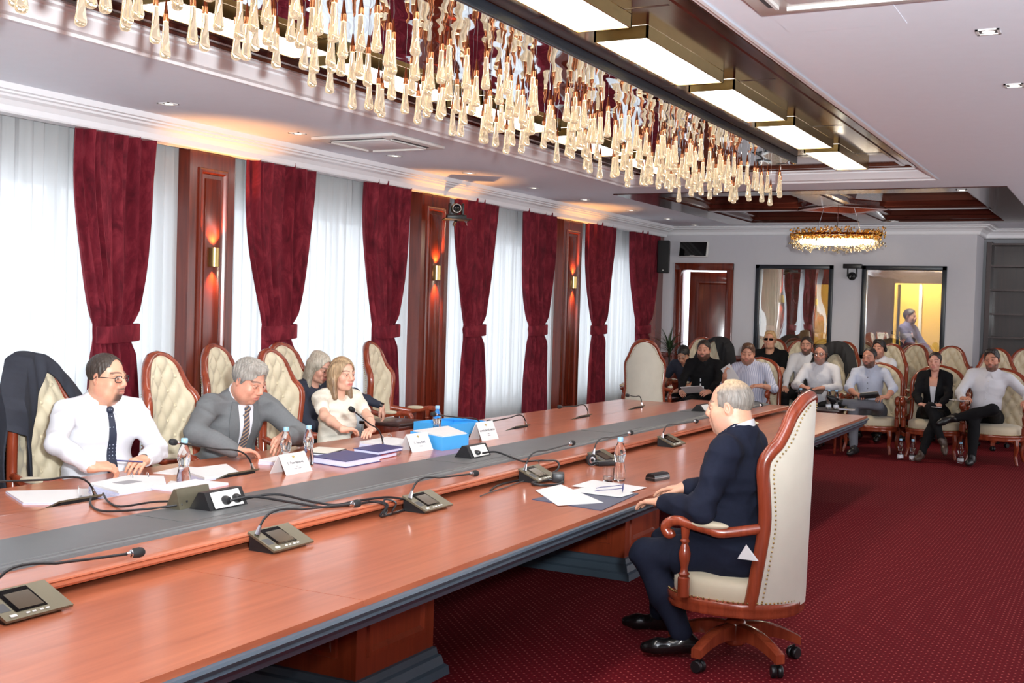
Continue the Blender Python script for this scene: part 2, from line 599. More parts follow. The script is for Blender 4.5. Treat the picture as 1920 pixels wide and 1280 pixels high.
for i in range(4):
    a, c = D[i], D[(i + 1) % 4]
    ai, ci = lerp2(a, (cx, cy), .26), lerp2(c, (cx, cy), .26)
    MB().prism([a, c, ci, ai], zb, zt, 'z').build('diamond_beam', 'coffer_wood', cof, smooth=0)
# raised mouldings inside the four panels
for sx in (-1, 1):
    for sy in (-1, 1):
        ex = (CX0 + .42) if sx < 0 else (CX1 - .42)
        ey = (CY0 + .42) if sy < 0 else (CY1 - .30)
        ix, iy = cx + sx * .16, cy + sy * .09
        p = [(ex, ey), (ix, ey), (ix, cy + sy * (dy - .18)), (cx + sx * (dx - .15), iy), (ex, iy)]
        area = sum(p[k][0] * p[(k + 1) % 5][1] - p[(k + 1) % 5][0] * p[k][1] for k in range(5))
        if area < 0: p = p[::-1]
        MB().sweep([(0, zb + .02), (.05, zb + .035), (.07, zb + .08), (.12, zb + .09), (.15, zt - .03), (.2, zt - .03), (.2, zt)], p).build('panel_moulding', 'coffer_wood', cof, smooth=20)

# crown mouldings
def crown_prof(z0=2.985, proj=.10):
    return [(-.12, z0 - .0), (0.0, z0), (.008, z0 + .012), (.012, z0 + .05), (.035, z0 + .085), (.07, z0 + .10), (.075, z0 + .115), (.10, z0 + .122), (.10, z0 + .135), (.125, z0 + .14), (.13, ZC)]
b = MB(); b.sweep(crown_prof(2.958), [(-6.845, 18.38), (-6.845, -3.0)], closed=False)
struct(b.build('trim_2', 'white_trim', smooth=20))
far = [(.9, 19.35), (-2.02, 19.35), (-2.02, 18.5), (-6.97, 18.5)]
b = MB(); b.sweep([(o * 1.6, z) for o, z in crown_prof(3.0)], far, closed=False)
struct(b.build('trim_3', 'white_trim', smooth=20))

# window wall: pillars, low parapet and head, window frames between
pil = [(3.73, 4.30), (7.36, 7.91), (10.95, 11.54), (14.60, 15.21), (18.22, 18.80)]
b = MB()
b.box(-7.5, -7.2, -3, 21.5, 2.62, 3.2)
b.box(-7.5, -7.2, -3, 21.5, 0, .49)
for y0, y1 in pil + [(-3, .7)]:
    b.box(-7.5, -7.1, y0, y1, 0, 3.2)
struct(b.build('wall_left', 'wall_paint', smooth=0))
bays = [(0.7, 3.73), (4.30, 7.36), (7.91, 10.95), (11.54, 14.60), (15.21, 18.22)]
for i, (y0, y1) in enumerate(bays):
    w = thing('window_%d' % (i + 1), 'tall white framed window behind the voile', 'window', (-7.35, (y0 + y1) / 2, .49))
    del w['category']; del w['label']; struct(w)
    h = 2.13; L = (y1 - y0) / 2
    b = MB()
    for a0, a1 in ((-L, -L + .07), (L - .07, L)):
        b.box(-.04, .04, a0, a1, 0, h)
    b.box(-.04, .04, -L, L, 0, .07); b.box(-.04, .04, -L, L, h - .07, h)
    for m in (-L / 3, L / 3): b.box(-.04, .04, m - .03, m + .03, 0, h)
    b.build('window_frame', 'white_trim', w, smooth=0)
    for k in range(3):
        a0 = -L + 2 * L / 3 * k; a1 = a0 + 2 * L / 3
        g = MB(); g.box(-.006, .006, a0 + .03, a1 - .03, .06, h - .06)
        g.build('pane', 'window_glass', w, smooth=0)
    s = MB(); s.box(.03, .22, -L, L, -.04, 0); s.build('window_sill', 'white_trim', w, smooth=0)

# mahogany pilasters with a moulded panel
for i, (y0, y1) in enumerate(pil):
    x = -6.93
    b = MB(); b.box(-7.12, x, y0, y1, 0, 2.99)
    p = struct(b.build('pillar_%d' % (i + 1), 'mahogany', smooth=0))
    if i == 4: continue
    m = .13
    q = [(y0 + m, .35), (y1 - m, .35), (y1 - m, 2.79), (y0 + m, 2.79)]
    t = MB().sweep([(-.035, .0), (-.03, .014), (-.015, .022), (0, .02), (.012, .008), (.018, .0)], q)
    t.v = [(x + c, a, bb) for a, bb, c in t.v]
    t.build('panel_moulding', 'mahogany', p, smooth=25)
    t = MB(); t.cbox(-.005, .012, y0 + m + .05, y1 - m - .05, .40, 2.74, .008)
    t.v = [(x + a, c, d) for a, c, d in t.v]
    t.build('raised_panel', 'mahogany', p, smooth=25)
    t = MB(); t.cbox(-7.12, x + .03, y0 - .015, y1 + .015, 0, .22, .008); t.build('plinth', 'mahogany', p)

# sheer voile, one length per bay, folded
def sheer(y0, y1, k):
    L = y1 - y0
    n = int(L / .012)
    rr = random.Random(k)
    ph = [rr.uniform(0, 6) for _ in range(4)]
    cols = []
    for i in range(n + 1):
        y = y0 + L * i / n
        a = .026 * math.sin(y * 52 + 1.3 * math.sin(y * 6 + ph[0])) + .012 * math.sin(y * 23 + ph[1]) + .006 * math.sin(y * 117 + ph[2])
        cols.append((y, a))
    zs = [.03, .6, 1.4, 2.2, 2.99]
    V = []; F = []
    for y, a in cols:
        for z in zs:
            V.append((-7.055 + a * (1.15 - .25 * z / 3), y, z))
    m = len(zs)
    for i in range(n):
        for j in range(m - 1):
            F.append((i * m + j, (i + 1) * m + j, (i + 1) * m + j + 1, i * m + j + 1))
    return MB().add(V, F)
bay_lab = ['white voile curtain of the bay nearest the camera, beyond the picture edge', 'white voile left of the first pilaster, behind man in white shirt', 'white voile between first and second pilasters, behind both blonde women',
           'white voile between second and third pilasters, under the camera bracket', 'white voile between third pilaster and far corner, near potted plant']
for k, (y0, y1) in enumerate(bays):
    if k == 0: continue
    o = sheer(y0 - .02, y1 + .02, k).build('sheer_curtain', 'sheer', smooth=60)
    tag(o, bay_lab[k], 'curtain', 'white voile curtains')
o = sheer(.7, 3.75, 0).build('sheer_curtain', 'sheer', smooth=60); tag(o, bay_lab[0], 'curtain', 'white voile curtains')

# burgundy velvet drapes gathered by a tieback
def drape(yc, half, tie, k):
    rr = random.Random(100 + k)
    ph = [rr.uniform(0, 6) for _ in range(5)]
    nu, nv = 90, 54
    def w(z):
        if z > 1.50:
            t = (z - 1.50) / 1.48
            return tie + (half - tie) * (1 - (1 - t) ** 2.0) ** .85
        if z > 1.38: return tie
        t = (1.38 - z) / 1.38
        return tie + (half * .60 - tie) * (1 - (1 - t) ** 3)
    def fn(u, v):
        z = .02 + 2.975 * v
        s = u * 2 - 1
        ww = w(z)
        squeeze = half / ww
        a = .046 / squeeze ** .3
        d = a * (math.sin(s * 17 + ph[0] + .5 * math.sin(z * 1.3)) + .6 * math.sin(s * 31 + ph[1]) + .35 * math.sin(s * 53 + ph[2] + z))
        rnd = .05 * math.sqrt(max(0, 1 - s * s)) * (squeeze - .6)
        near = max(0, 1 - abs(z - 1.44) / .16)
        d *= (1 - .75 * near)
        return (-6.915 + d + rnd * .6 - .03 * near, yc + s * ww + .01 * math.sin(z * 5 + ph[3]), z)
    m = MB().grid(fn, nu, nv)
    return m
def tieback(yc, tie):
    b = MB()
    n = 24
    V = []; F = []
    for i in range(n):
        a = 2 * PI * i / n
        x = -6.89 + .085 * math.cos(a); y = yc + (tie + .02) * math.sin(a)
        for dz, k in ((-.065, 1.0), (-.06, 1.04), (.06, 1.04), (.065, 1.0)):
            V.append((-6.89 + (x + 6.89) * k, yc + (y - yc) * k, 1.44 + dz + .012 * math.sin(a)))
    for i in range(n):
        j = (i + 1) % n
        for q in range(3): F.append((i * 4 + q, j * 4 + q, j * 4 + q + 1, i * 4 + q + 1))
    return b.add(V, F)
drapes = [(6.62, .44, .18, 'burgundy velvet drape behind the man in white shirt and tie'), (8.58, .48, .19, 'burgundy velvet drape just right of the first pilaster with lit sconce'),
          (10.34, .45, .18, 'burgundy velvet drape behind the empty tufted armchair by window'), (12.21, .53, .20, 'burgundy velvet drape just right of the wall camera'),
          (13.90, .49, .20, 'burgundy velvet drape just left of the third pilaster'), (15.91, .52, .21, 'burgundy velvet drape just right of the third pilaster'),
          (17.70, .62, .22, 'burgundy velvet drape in the far corner behind potted plant')]
for k, (yc, hf, ti, lab) in enumerate(drapes):
    yc -= .06 + .006 * (yc - 6.6); hf *= .95
    t = thing('velvet_drape', lab, 'curtain', (0, 0, 0), 0, 'burgundy velvet drapes')
    drape(yc, hf, ti, k).build('drape', 'velvet', t, smooth=60)
    tieback(yc + .02, ti).build('tieback', 'velvet', t, smooth=50)

# far wall with door, two booth windows, wainscot
def wall_with_holes(name, mat, x0, x1, z0, z1, y0, y1, holes):
    b = MB()
    xs = sorted({x0, x1} | {h[0] for h in holes} | {h[1] for h in holes})
    for i in range(len(xs) - 1):
        a, c = xs[i], xs[i + 1]
        hs = sorted([h for h in holes if h[0] <= a + 1e-6 and h[1] >= c - 1e-6], key=lambda h: h[2])
        z = z0
        for h in hs:
            if h[2] > z: b.box(a, c, y0, y1, z, h[2])
            z = h[3]
        if z < z1: b.box(a, c, y0, y1, z, z1)
    return b.build(name, mat, smooth=0)
DX0, DX1, DZ = -6.63, -5.80, 2.46
m1 = (-5.32, -4.15, 1.13, 2.50)
m2 = (-3.655, -2.48, 1.13, 2.50)
struct(wall_with_holes('wall_far', 'wall_paint', -7.3, -2.05, 0, 3.2, YF, YF + .15, [(DX0, DX1, 0, DZ), m1, m2]))
b = MB(); b.box(-2.25, -2.05, YF + .15, 19.4, 0, 3.2); struct(b.build('wall_niche', 'wall_paint', smooth=0))
b = MB(); b.box(-2.25, 3.2, 19.8, 20.0, 0, 3.2); struct(b.build('wall_back', 'wall_paint', smooth=0))
b = MB(); b.box(3.0, 3.2, -3, 21.5, 0, 3.2); struct(b.build('wall_right', 'wall_paint', smooth=0))
b = MB(); b.box(-7.5, 3.2, -3.2, -3.0, 0, 3.2); struct(b.build('wall_rear', 'wall_paint', smooth=0))
b = MB()
b.box(-7.3, DX0 - .09, YF - .02, YF, 0, 1.0); b.box(DX1 + .09, -2.05, YF - .02, YF, 0, 1.0)
wn = struct(b.build('trim_4', 'mahogany', smooth=0))
for x0, x1 in ((-7.0, DX0 - .09), (DX1 + .09, -2.03)):
    c = MB(); c.cbox(x0, x1, YF - .055, YF - .02, .98, 1.06, .012); c.build('chair_rail', 'mahogany', wn)
for k in range(5):
    x0 = -5.6 + k * .7
    c = MB(); c.cbox(x0, x0 + .58, YF - .032, YF - .02, .22, .88, .01); c.build('wainscot_panel', 'mahogany', wn)

d = struct(thing('door_1', '', '', (0, 0, 0))); del d['label']; del d['category']
c = MB()
for x0, x1 in ((DX0 - .085, DX0 + .03), (DX1 - .03, DX1 + .085)):
    c.cbox(x0, x1, YF - .04, YF + .19, 0, DZ + .085, .01)
c.cbox(DX0 - .085, DX1 + .085, YF - .041, YF + .19, DZ - .03, DZ + .086, .01)
c.build('door_frame', 'mahogany', d)
lf = MB(); lf.cbox(0, .76, -.02, .025, .02, 2.41, .004)
leaf = lf.build('door_leaf', 'mahogany', d, loc=(DX0 + .10, YF + .22, 0)); leaf.rotation_euler = (0, 0, R_(12))
for z0, z1 in ((.25, .95), (1.10, 2.24)):
    q = [(.13, z0), (.63, z0), (.63, z1), (.13, z1)]
    t = MB().sweep([(-.02, 0), (-.015, .014), (.01, .016), (.03, .004), (.035, 0)], q)
    t.v = [(a, -.02 - c, bb) for a, bb, c in t.v]
    t.build('door_panel', 'mahogany', leaf, smooth=25)
h = MB(); h.tube([(.70, -.02, 1.05), (.70, -.07, 1.05), (.60, -.075, 1.05)], .01); h.build('door_handle', 'brass', leaf)
# bright lobby behind the door
b = MB(); b.box(-7.5, -5.45, 20.6, 20.7, 0, 3.0); b.box(-5.5, -5.45, YF + .15, 20.6, 0, 3.0); b.box(-7.5, -7.4, YF + .15, 20.6, 0, 3.0); b.box(-7.5, -5.45, YF + .15, 20.7, 3.0, 3.05)
struct(b.build('wall_lobby', 'white_paint', smooth=0))
light('lobby_lamp', 'AREA', (-6.5, 19.6, 2.95), 70, (1, .97, .92), .8, (-6.4, 19.6, 0))

# interpreters' booth behind the two windows
M['booth_yellow'] = plain('booth_yellow', rgb(238, 196, 96), .6, var=.02)
M['booth_dark'] = plain('booth_dark', rgb(60, 46, 36), .6)
b = MB()
b.box(-5.45, -2.1, 20.45, 20.55, 0, 3.0); b.box(-5.45, -2.1, YF + .15, 20.55, 2.98, 3.05)
b.box(-2.26, -2.24, YF + .15, 20.5, 0, 3.0)
bw = struct(b.build('wall_booth', 'booth_dark', smooth=0))
for x0, x1, z0, z1 in ((-4.83, -4.59, 1.25, 2.28), (-3.52, -2.28, .9, 2.32)):
    c = MB(); c.box(x0, x1, 20.40, 20.45, z0, z1); c.build('yellow_panel', 'booth_yellow', bw, smooth=0)
c = MB(); c.box(-3.12, -3.07, 20.36, 20.42, .9, 2.3); c.build('post', 'white_plastic', bw, smooth=0)
c = MB(); c.box(-3.46, -3.42, 20.36, 20.42, .9, 2.3); c.build('post', 'black_frame', bw, smooth=0)
light('booth_lamp', 'AREA', (-3.2, 19.7, 2.9), 170, (1, .86, .6), .6, (-3.2, 20.3, 1.2))
for nm, (x0, x1, z0, z1) in (('window_6', m1), ('window_7', m2)):
    w = struct(thing(nm, '', '')); del w['label']; del w['category']
    c = MB()
    for a0, a1, e0, e1 in ((x0 - .03, x0 + .035, z0 - .03, z1 + .03), (x1 - .035, x1 + .03, z0 - .03, z1 + .03), (x0 - .03, x1 + .03, z0 - .03, z0 + .035), (x0 - .03, x1 + .03, z1 - .035, z1 + .03)):
        c.cbox(a0, a1, YF - .03, YF + .12, e0, e1, .006)
    c.build('window_frame', 'black_frame', w)
    c = MB(); c.box(x0 + .03, x1 - .03, YF + .04, YF + .05, z0 + .03, z1 - .03)
    c.build('pane', 'booth_glass', w, smooth=0)

# dark bookcase in the niche
t = thing('bookcase', 'tall dark empty wooden bookcase in niche right of far wall', 'bookcase', (-2.0, 19.38, 0))
c = MB()
for x0 in (0, .62, 1.24, 1.86, 2.48): c.box(x0, x0 + .07, 0, .38, 0, 2.95)
c.build('upright', 'dark_shelf', t, smooth=0)
c = MB(); c.box(0, 2.55, .37, .40, 0, 2.95); c.build('back_panel', 'dark_shelf', t, smooth=0)
for z in (.08, .62, 1.05, 1.47, 1.83, 2.2, 2.57, 2.90):
    c = MB(); c.box(.0, 2.55, .03, .37, z, z + .03); c.build('shelf', 'dark_shelf', t, smooth=0)
# ------------------------------------------------------------------ conference table
ZT, ZP = .74, .80
def ex(y): return -2.21 - .0105 * (y - 2.0)          # near edge drifts a little
t = thing('conference_table', 'long mahogany conference table with slate grey moulded edge and raised centre', 'table', (0, 0, 0))
YT0, YT1 = .9, 12.17
seams = [YT0, 3.22, 6.1, 9.0, YT1]
for i in range(4):
    a, c = seams[i] + .0015, seams[i + 1] - .0015
    MB().prism([(-5.01, a), (ex(a), a), (ex(c), c), (-5.01, c)], ZT - .022, ZT, 'z').build('tabletop_board', 'table_wood', t, smooth=0)
p = [(ex(YT0), YT0), (ex(YT1), YT1), (-5.01, YT1), (-5.01, YT0)]
prof = [(.03, ZT - .002), (0.0, ZT - .022), (-.012, ZT - .026), (-.016, ZT - .036), (-.006, ZT - .043), (.0, ZT - .052), (.006, ZT - .058), (.0, ZT - .066), (.016, ZT - .082), (.034, ZT - .094), (.04, ZT - .112), (.06, ZT - .118), (.12, ZT - .118)]
MB().sweep(prof, p).build('edge_moulding', 'slate_edge', t, smooth=25)
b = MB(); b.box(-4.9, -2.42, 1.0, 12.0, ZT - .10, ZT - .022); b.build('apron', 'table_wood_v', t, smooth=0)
for y0 in (1.3, 4.05, 7.02, 9.95):
    y1 = y0 + .62
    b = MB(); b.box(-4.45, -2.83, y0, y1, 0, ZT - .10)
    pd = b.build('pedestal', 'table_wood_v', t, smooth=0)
    for f, (u0, u1) in (('x', (y0 + .1, y1 - .1)), ('y', (-3.55, -2.95)), ('y', (-4.3, -3.7))):
        q = [(u0, .24), (u1, .24), (u1, .58), (u0, .58)]
        m = MB().sweep([(-.025, 0), (-.02, .012), (.0, .014), (.014, .004), (.02, 0)], q)
        m.v = [(-2.83 + c, a, bb) if f == 'x' else (a, y0 - c, bb) for a, bb, c in m.v]
        m.build('panel_frame', 'table_wood_v', pd, smooth=25)
    q = [(-4.45, y0), (-2.83, y0), (-2.83, y1), (-4.45, y1)]
    MB().sweep([(0, .135), (-.012, .13), (-.018, .10), (-.03, .09), (-.04, .05), (-.055, .04), (-.06, 0)], q).build('plinth', 'slate_edge', pd, smooth=25)
# raised centre: spacer, board with reeded edge, grey strip
b = MB(); b.box(-3.98, -3.24, 1.1, 11.9, ZT, ZP - .035); b.build('spacer', 'black_matte', t, smooth=0)
for i in range(4):
    a, c = max(seams[i], 1.0) + .001, min(seams[i + 1], 12.02) - .001
    MB().box(-4.13, -3.09, a, c, ZP - .036, ZP).build('centre_board', 'table_wood', t, smooth=0)
q = [(-3.09, 1.0), (-3.09, 12.02), (-4.13, 12.02), (-4.13, 1.0)]
MB().sweep([(.02, ZP + .0005), (.0, ZP), (-.012, ZP - .004), (-.016, ZP - .010), (-.010, ZP - .014), (-.018, ZP - .018), (-.018, ZP - .026), (-.011, ZP - .029), (-.008, ZP - .036), (.02, ZP - .036)], q).build('reeded_edge', 'table_wood', t, smooth=20)
b = MB(); b.prism([(-3.70, ZP), (-3.275, ZP), (-3.278, ZP + .008), (-3.295, ZP + .010), (-3.30, ZP + .015), (-3.32, ZP + .0155), (-3.324, ZP + .018), (-3.66, ZP + .018), (-3.69, ZP + .010)], 1.0, 12.0, 'y')
b.build('grey_strip', 'strip_grey', t, smooth=20)
for y in (3.86, 6.14, 8.35, 10.55):
    b = MB(); b.box(-3.64, -3.36, y - .27, y + .27, ZP + .018, ZP + .0195); b.build('hatch_plate', 'strip_grey', t, smooth=0)

# pop-up sockets
def socket(y, lab, h=.07, back=False):
    s = thing('power_socket', lab, 'socket', (-3.50, y, ZP + .0195))
    b = MB(); b.prism([(-.07, 0), (.05, 0), (.012, h), (-.02, h)], -.12, .12, 'y'); b.build('housing', 'black_plastic', s, smooth=0)
    n = MB()
    q = [(.052, .006), (.016, h - .004)]
    n.add([(q[0][0], -.09, q[0][1]), (q[0][0], .09, q[0][1]), (q[1][0], .09, q[1][1]), (q[1][0], -.09, q[1][1]),
           (q[0][0] + .003, -.09, q[0][1] + .001), (q[0][0] + .003, .09, q[0][1] + .001), (q[1][0] + .003, .09, q[1][1] + .001), (q[1][0] + .003, -.09, q[1][1] + .001)],
          [(0, 1, 2, 3), (4, 5, 6, 7), (0, 1, 5, 4), (1, 2, 6, 5), (2, 3, 7, 6), (3, 0, 4, 7)])
    n.build('face_plate', 'white_plastic', s, smooth=0)
    if back:
        b = MB(); b.prism([(-.16, .0), (-.075, .0), (-.10, .085), (-.115, .085)], -.17, .03, 'y'); b.build('flap', 'bronze_metal', s, smooth=0)
    return s
s1 = socket(3.95, 'pop-up power socket with two black plugs on the grey strip', .075, True)
for dy in (-.02, .05):
    b = MB(); b.lathe([(.019, 0), (.021, .012), (.016, .03), (.008, .034)], 12, (.035, dy, .035), 'x'); b.build('plug', 'black_plastic', s1)
s2 = socket(6.2, 'pop-up power socket with one black plug, beside blue box')
b = MB(); b.lathe([(.015, 0), (.016, .012), (.012, .03), (.007, .034)], 12, (.035, -.05, .03), 'x'); b.build('plug', 'black_plastic', s2)
socket(10.5, 'pop-up power socket near the far end of the grey strip', .06)

def cable(name, pts, r, lab, mat='black_plastic'):
    o = MB().tube(catmull(pts, 7), r, 6).build(name, mat)
    return tag(o, lab, 'cable')
cable('power_cable', [(-3.43, 3.93, .855), (-3.36, 4.0, .87), (-3.27, 4.15, .835), (-3.18, 4.27, .806), (-3.12, 4.4, .806), (-3.07, 4.52, .81), (-3.03, 4.56, .79), (-3.03, 4.50, .75), (-3.03, 4.62, .747), (-3.05, 4.8, .746)], .006, 'black cable from twin plug socket down over table ledge, front strand')
cable('power_cable', [(-3.43, 4.0, .85), (-3.34, 4.12, .868), (-3.25, 4.25, .83), (-3.17, 4.34, .808), (-3.12, 4.44, .818), (-3.06, 4.6, .82), (-3.03, 4.75, .79), (-3.03, 4.95, .75), (-3.06, 5.1, .747)], .006, 'black cable from twin plug socket down over table ledge, rear strand')
cable('looped_cord', [(-3.07, 4.46, .82), (-3.02, 4.52, .80), (-3.01, 4.50, .76), (-3.02, 4.54, .77), (-3.05, 4.56, .815), (-3.01, 4.60, .80), (-3.01, 4.57, .76), (-3.03, 4.66, .746)], .004, 'thin black cord coiled on table ledge beside second microphone unit')
cable('power_cable', [(-3.42, 6.16, .848), (-3.38, 6.25, .85), (-3.30, 6.3, .82), (-3.2, 6.27, .806), (-3.15, 6.35, .806), (-3.10, 6.36, .81), (-3.06, 6.45, .80), (-3.03, 6.40, .76), (-3.02, 6.2, .747), (-3.06, 5.75, .746), (-3.0, 5.5, .746)], .006, 'black cable from single plug socket, tied and looped off ledge')
cable('looped_cord', [(-3.14, 6.33, .808), (-3.1, 6.28, .81), (-3.06, 6.2, .80), (-3.03, 6.1, .755), (-3.0, 5.75, .746), (-2.97, 5.45, .746), (-2.95, 5.3, .746)], .003, 'thin grey cord hanging off ledge beside third microphone', 'grey_slot')
cable('power_cable', [(-3.58, 3.83, .85), (-3.72, 3.78, .84), (-3.88, 3.74, .808), (-4.02, 3.80, .807), (-4.14, 3.88, .822)], .005, 'black cable running from socket back to microphone by loose papers')
cable('power_cable', [(-3.58, 3.80, .84), (-3.70, 3.68, .822), (-3.86, 3.62, .807), (-4.02, 3.70, .807), (-4.13, 3.80, .815)], .005, 'black cable lying beside another, towards the drinking glass')

# microphone units
def mic_neck(s, base, head, up=.10):
    b0 = Vector(base); h = Vector(head)
    pts = bez(b0, b0 + Vector((0, 0, up)) + (h - b0) * .06, b0 + (h - b0) * .22 + Vector((0, 0, up * .8)), b0 + (h - b0) * .45 + Vector((0, 0, up * .45)), 8)[:-1]
    pts = [Vector(p) for p in pts] + [b0 + (h - b0) * .45 + Vector((0, 0, up * .45)), b0 + (h - b0) * .75 + Vector((0, 0, up * .2)), h]
    MB().tube([pts[0], pts[1]], [.011, .006], 8).build('neck_collar', 'chrome', s)
    MB().tube(pts, .0048, 8).build('gooseneck', 'black_plastic', s)
    d = (pts[-1] - pts[-2]).normalized()
    prof = [(0.0, -.012), (.007, -.012), (.008, .0), (.013, .002), (.013, .006)]
    def lathe_dir(prof, mat, nm):
        q = d.to_track_quat('Z', 'Y').to_matrix()
        b = MB().lathe(prof, 12)
        b.v = [tuple(q @ Vector(v) + h) for v in b.v]
        b.build(nm, mat, s)
    lathe_dir(prof, 'chrome', 'light_ring')
    lathe_dir([(.012, .005), (.016, .012), (.0175, .03), (.015, .042), (.008, .049), (0.0, .05)], 'black_matte', 'windscreen')
def mic_unit(y, head, lab, grp, sgn=1, x0=-3.045, tilt=0.0):
    """tilted plate with screen and buttons on a black wedge; sgn=+1 slopes towards +X"""
    s = thing('microphone_unit', lab, 'microphone', (x0, y, 0), tilt, grp)
    w, L = .125, .135
    z0, z1 = ZP + .012, ZT + .012
    g = sgn
    b = MB(); b.prism([(0.0, ZT), (g * (L - .02), ZT), (g * (L - .01), z1 - .004), (0.0, z0 - .004)], -w + .012, w - .03, 'y'); b.build('wedge_base', 'black_plastic', s, smooth=0)
    def P(u, v, k=0.0):   # u across (-1..1), v down the slope 0..1
        return (g * (L * v) + g * k * .4, u * w, z0 + (z1 - z0) * v + k)
    def plate(u0, u1, v0, v1, k0, k1, mat, nm):
        c = [(u0, v0), (u1, v0), (u1, v1), (u0, v1)]
        m = MB().add([P(u, v, k0) for u, v in c] + [P(u, v, k1) for u, v in c], [(3, 2, 1, 0), (4, 5, 6, 7), (0, 1, 5, 4), (1, 2, 6, 5), (2, 3, 7, 6), (3, 0, 4, 7)])
        return m.build(nm, mat, s, smooth=0)
    plate(-1, 1, 0, 1, -.004, .004, 'bronze_metal', 'top_plate')
    plate(-.55, .38, .06, .80, .004, .0055, 'screen_black', 'screen_bezel')
    plate(-.42, .32, .20, .74, .0055, .0062, 'screen', 'screen')
    plate(-.92, -.62, .45, .72, .004, .0045, 'grey_slot', 'speaker_grille')
    plate(-.80, -.62, .86, .93, .004, .0065, 'white_plastic', 'talk_button')
    for u in (-.34, -.16, .06, .24): plate(u, u + .1, .88, .92, .004, .006, 'white_plastic', 'button')
    hd = Vector(head) - Vector((x0, y, 0))
    if tilt: hd = Matrix.Rotation(-tilt, 3, 'Z') @ hd
    mic_neck(s, P(-.84, .22, .006), hd)
    return s
G1 = 'microphone units along the near side'
near = [(2.49, (-2.86, 2.80, .89), 'microphone unit at the near end of table, nearest the camera'),
        (3.72, (-2.88, 4.06, .88), 'microphone unit with looped cords beside it, below first socket'),
        (4.83, (-2.91, 5.13, .885), 'microphone unit third from near end, clear table around it'),
        (6.03, (-2.955, 6.40, .92), 'microphone unit with black charger lying against its front corner'),
        (6.99, (-2.945, 7.31, .91), 'microphone unit with chrome round webcam beside it'),
        (8.24, (-2.915, 8.56, .90), 'microphone unit just left of the seated bald man in profile'),
        (10.2, (-2.97, 10.55, .90), 'microphone unit behind the head of seated balding man')]
for y, hd, lab in near: mic_unit(y, hd, lab, G1)
G2 = 'microphone units along the far side'
fars = [(3.78, (-4.24, 3.33, .93), 'microphone unit seen from behind, beside loose papers and glass'),
        (4.88, (-4.22, 4.43, 1.0), 'microphone unit seen from behind, between man in grey suit and placard'),
        (6.14, (-4.22, 5.95, 1.06), 'microphone unit with upright neck before blonde woman in white'),
        (7.45, (-4.30, 7.05, .96), 'microphone unit standing between the two blue box files'),
        (8.14, (-4.24, 7.75, .865), 'microphone unit seen from behind, just past third name placard'),
        (9.34, (-4.24, 8.98, .90), 'microphone unit seen from behind, in front of third pilaster'),
        (10.62, (-4.24, 10.5, .915), 'microphone unit seen from behind at the far end of table')]
for y, hd, lab in fars:
    s = thing('microphone_unit', lab, 'microphone', (-4.17, y, 0), 0, G2)
    b = MB(); b.prism([(0.0, ZT), (-.115, ZT), (-.125, ZT + .008), (-.004, ZP + .008)], -.11, .10, 'y'); b.build('wedge_base', 'black_plastic', s, smooth=0)
    b = MB(); b.prism([(.004, ZP + .014), (-.135, ZT + .012), (-.135, ZT + .006), (.004, ZP + .006)], -.125, .125, 'y'); b.build('top_plate', 'bronze_metal', s, smooth=0)
    b = MB(); b.prism([(-.02, ZP + .0063), (-.10, ZT + .0285), (-.10, ZT + .0255), (-.02, ZP + .0033)], -.05, .07, 'y'); b.v = [(x, y_, z + .001) for x, y_, z in b.v]; b.build('screen', 'screen_black', s, smooth=0)
    mic_neck(s, (-.02, .10, ZP + .006), Vector(hd) - Vector((-4.17, y, 0)))

# round chrome webcam, black charger, spectacle case
s = thing('webcam', 'round chrome ringed webcam lying beside a microphone unit', 'camera', (-3.0, 6.83, ZT + .035), R_(-35))
b = MB(); b.lathe([(.036, -.012), (.038, 0), (.036, .012)], 20, axis='x'); b.build('housing', 'black_plastic', s)
b = MB(); b.lathe([(.031, .011), (.036, .013), (.036, .008)], 20, axis='x', cap=False); b.build('rim', 'chrome', s)
b = MB(); b.lathe([(.030, .0115), (.014, .0125), (0.0, .013)], 20, axis='x'); b.build('face', 'chrome', s)
b = MB(); b.lathe([(.012, .012), (.009, .016), (0.0, .0165)], 14, axis='x'); b.build('lens', 'screen_black', s)
b = MB(); b.cbox(-.03, .06, .02, .16, -.035, -.005, .006); b.build('mount', 'black_plastic', s)
s = thing('charger', 'black mains charger with pins on the table before microphone unit', 'charger', (-2.86, 6.05, ZT), R_(25))
b = MB(); b.cbox(-.035, .035, -.045, .045, .0, .055, .008); b.build('body', 'black_plastic', s)
b = MB(); b.tube([(-.01, .045, .03), (-.01, .075, .03)], .0024, 6).tube([(.012, .045, .03), (.012, .075, .03)], .0024, 6); o = b.build('pins', 'chrome', s); o['kind'] = 'stuff'
o = MB().tube(catmull([(-2.90, 6.0, ZT + .012), (-2.93, 5.86, ZT + .01), (-2.86, 5.82, ZT + .01), (-2.80, 5.92, ZT + .008), (-2.83, 6.04, ZT + .012), (-2.93, 6.0, ZT + .012)], 8), .008, 8).build('charger_lead', 'black_plastic'); tag(o, 'coil of thick black lead under the charger', 'cable')
s = thing('spectacle_case', 'glossy black spectacle case near the bottle and seated man', 'case', (-2.43, 6.51, ZT), R_(78))
V = []
b = MB(); n = 10
pr = [(-.032, 0), (.032, 0), (.034, .012), (.03, .03), (.018, .042), (-.018, .042), (-.03, .03), (-.034, .012)]
b.prism(pr, -.08, .08, 'x'); b.build('case_shell', 'leather_black', s, smooth=30)
b = MB(); b.box(-.081, .081, -.0345, .0345, .017, .019); b.build('lid_seam', 'chrome', s, smooth=0)

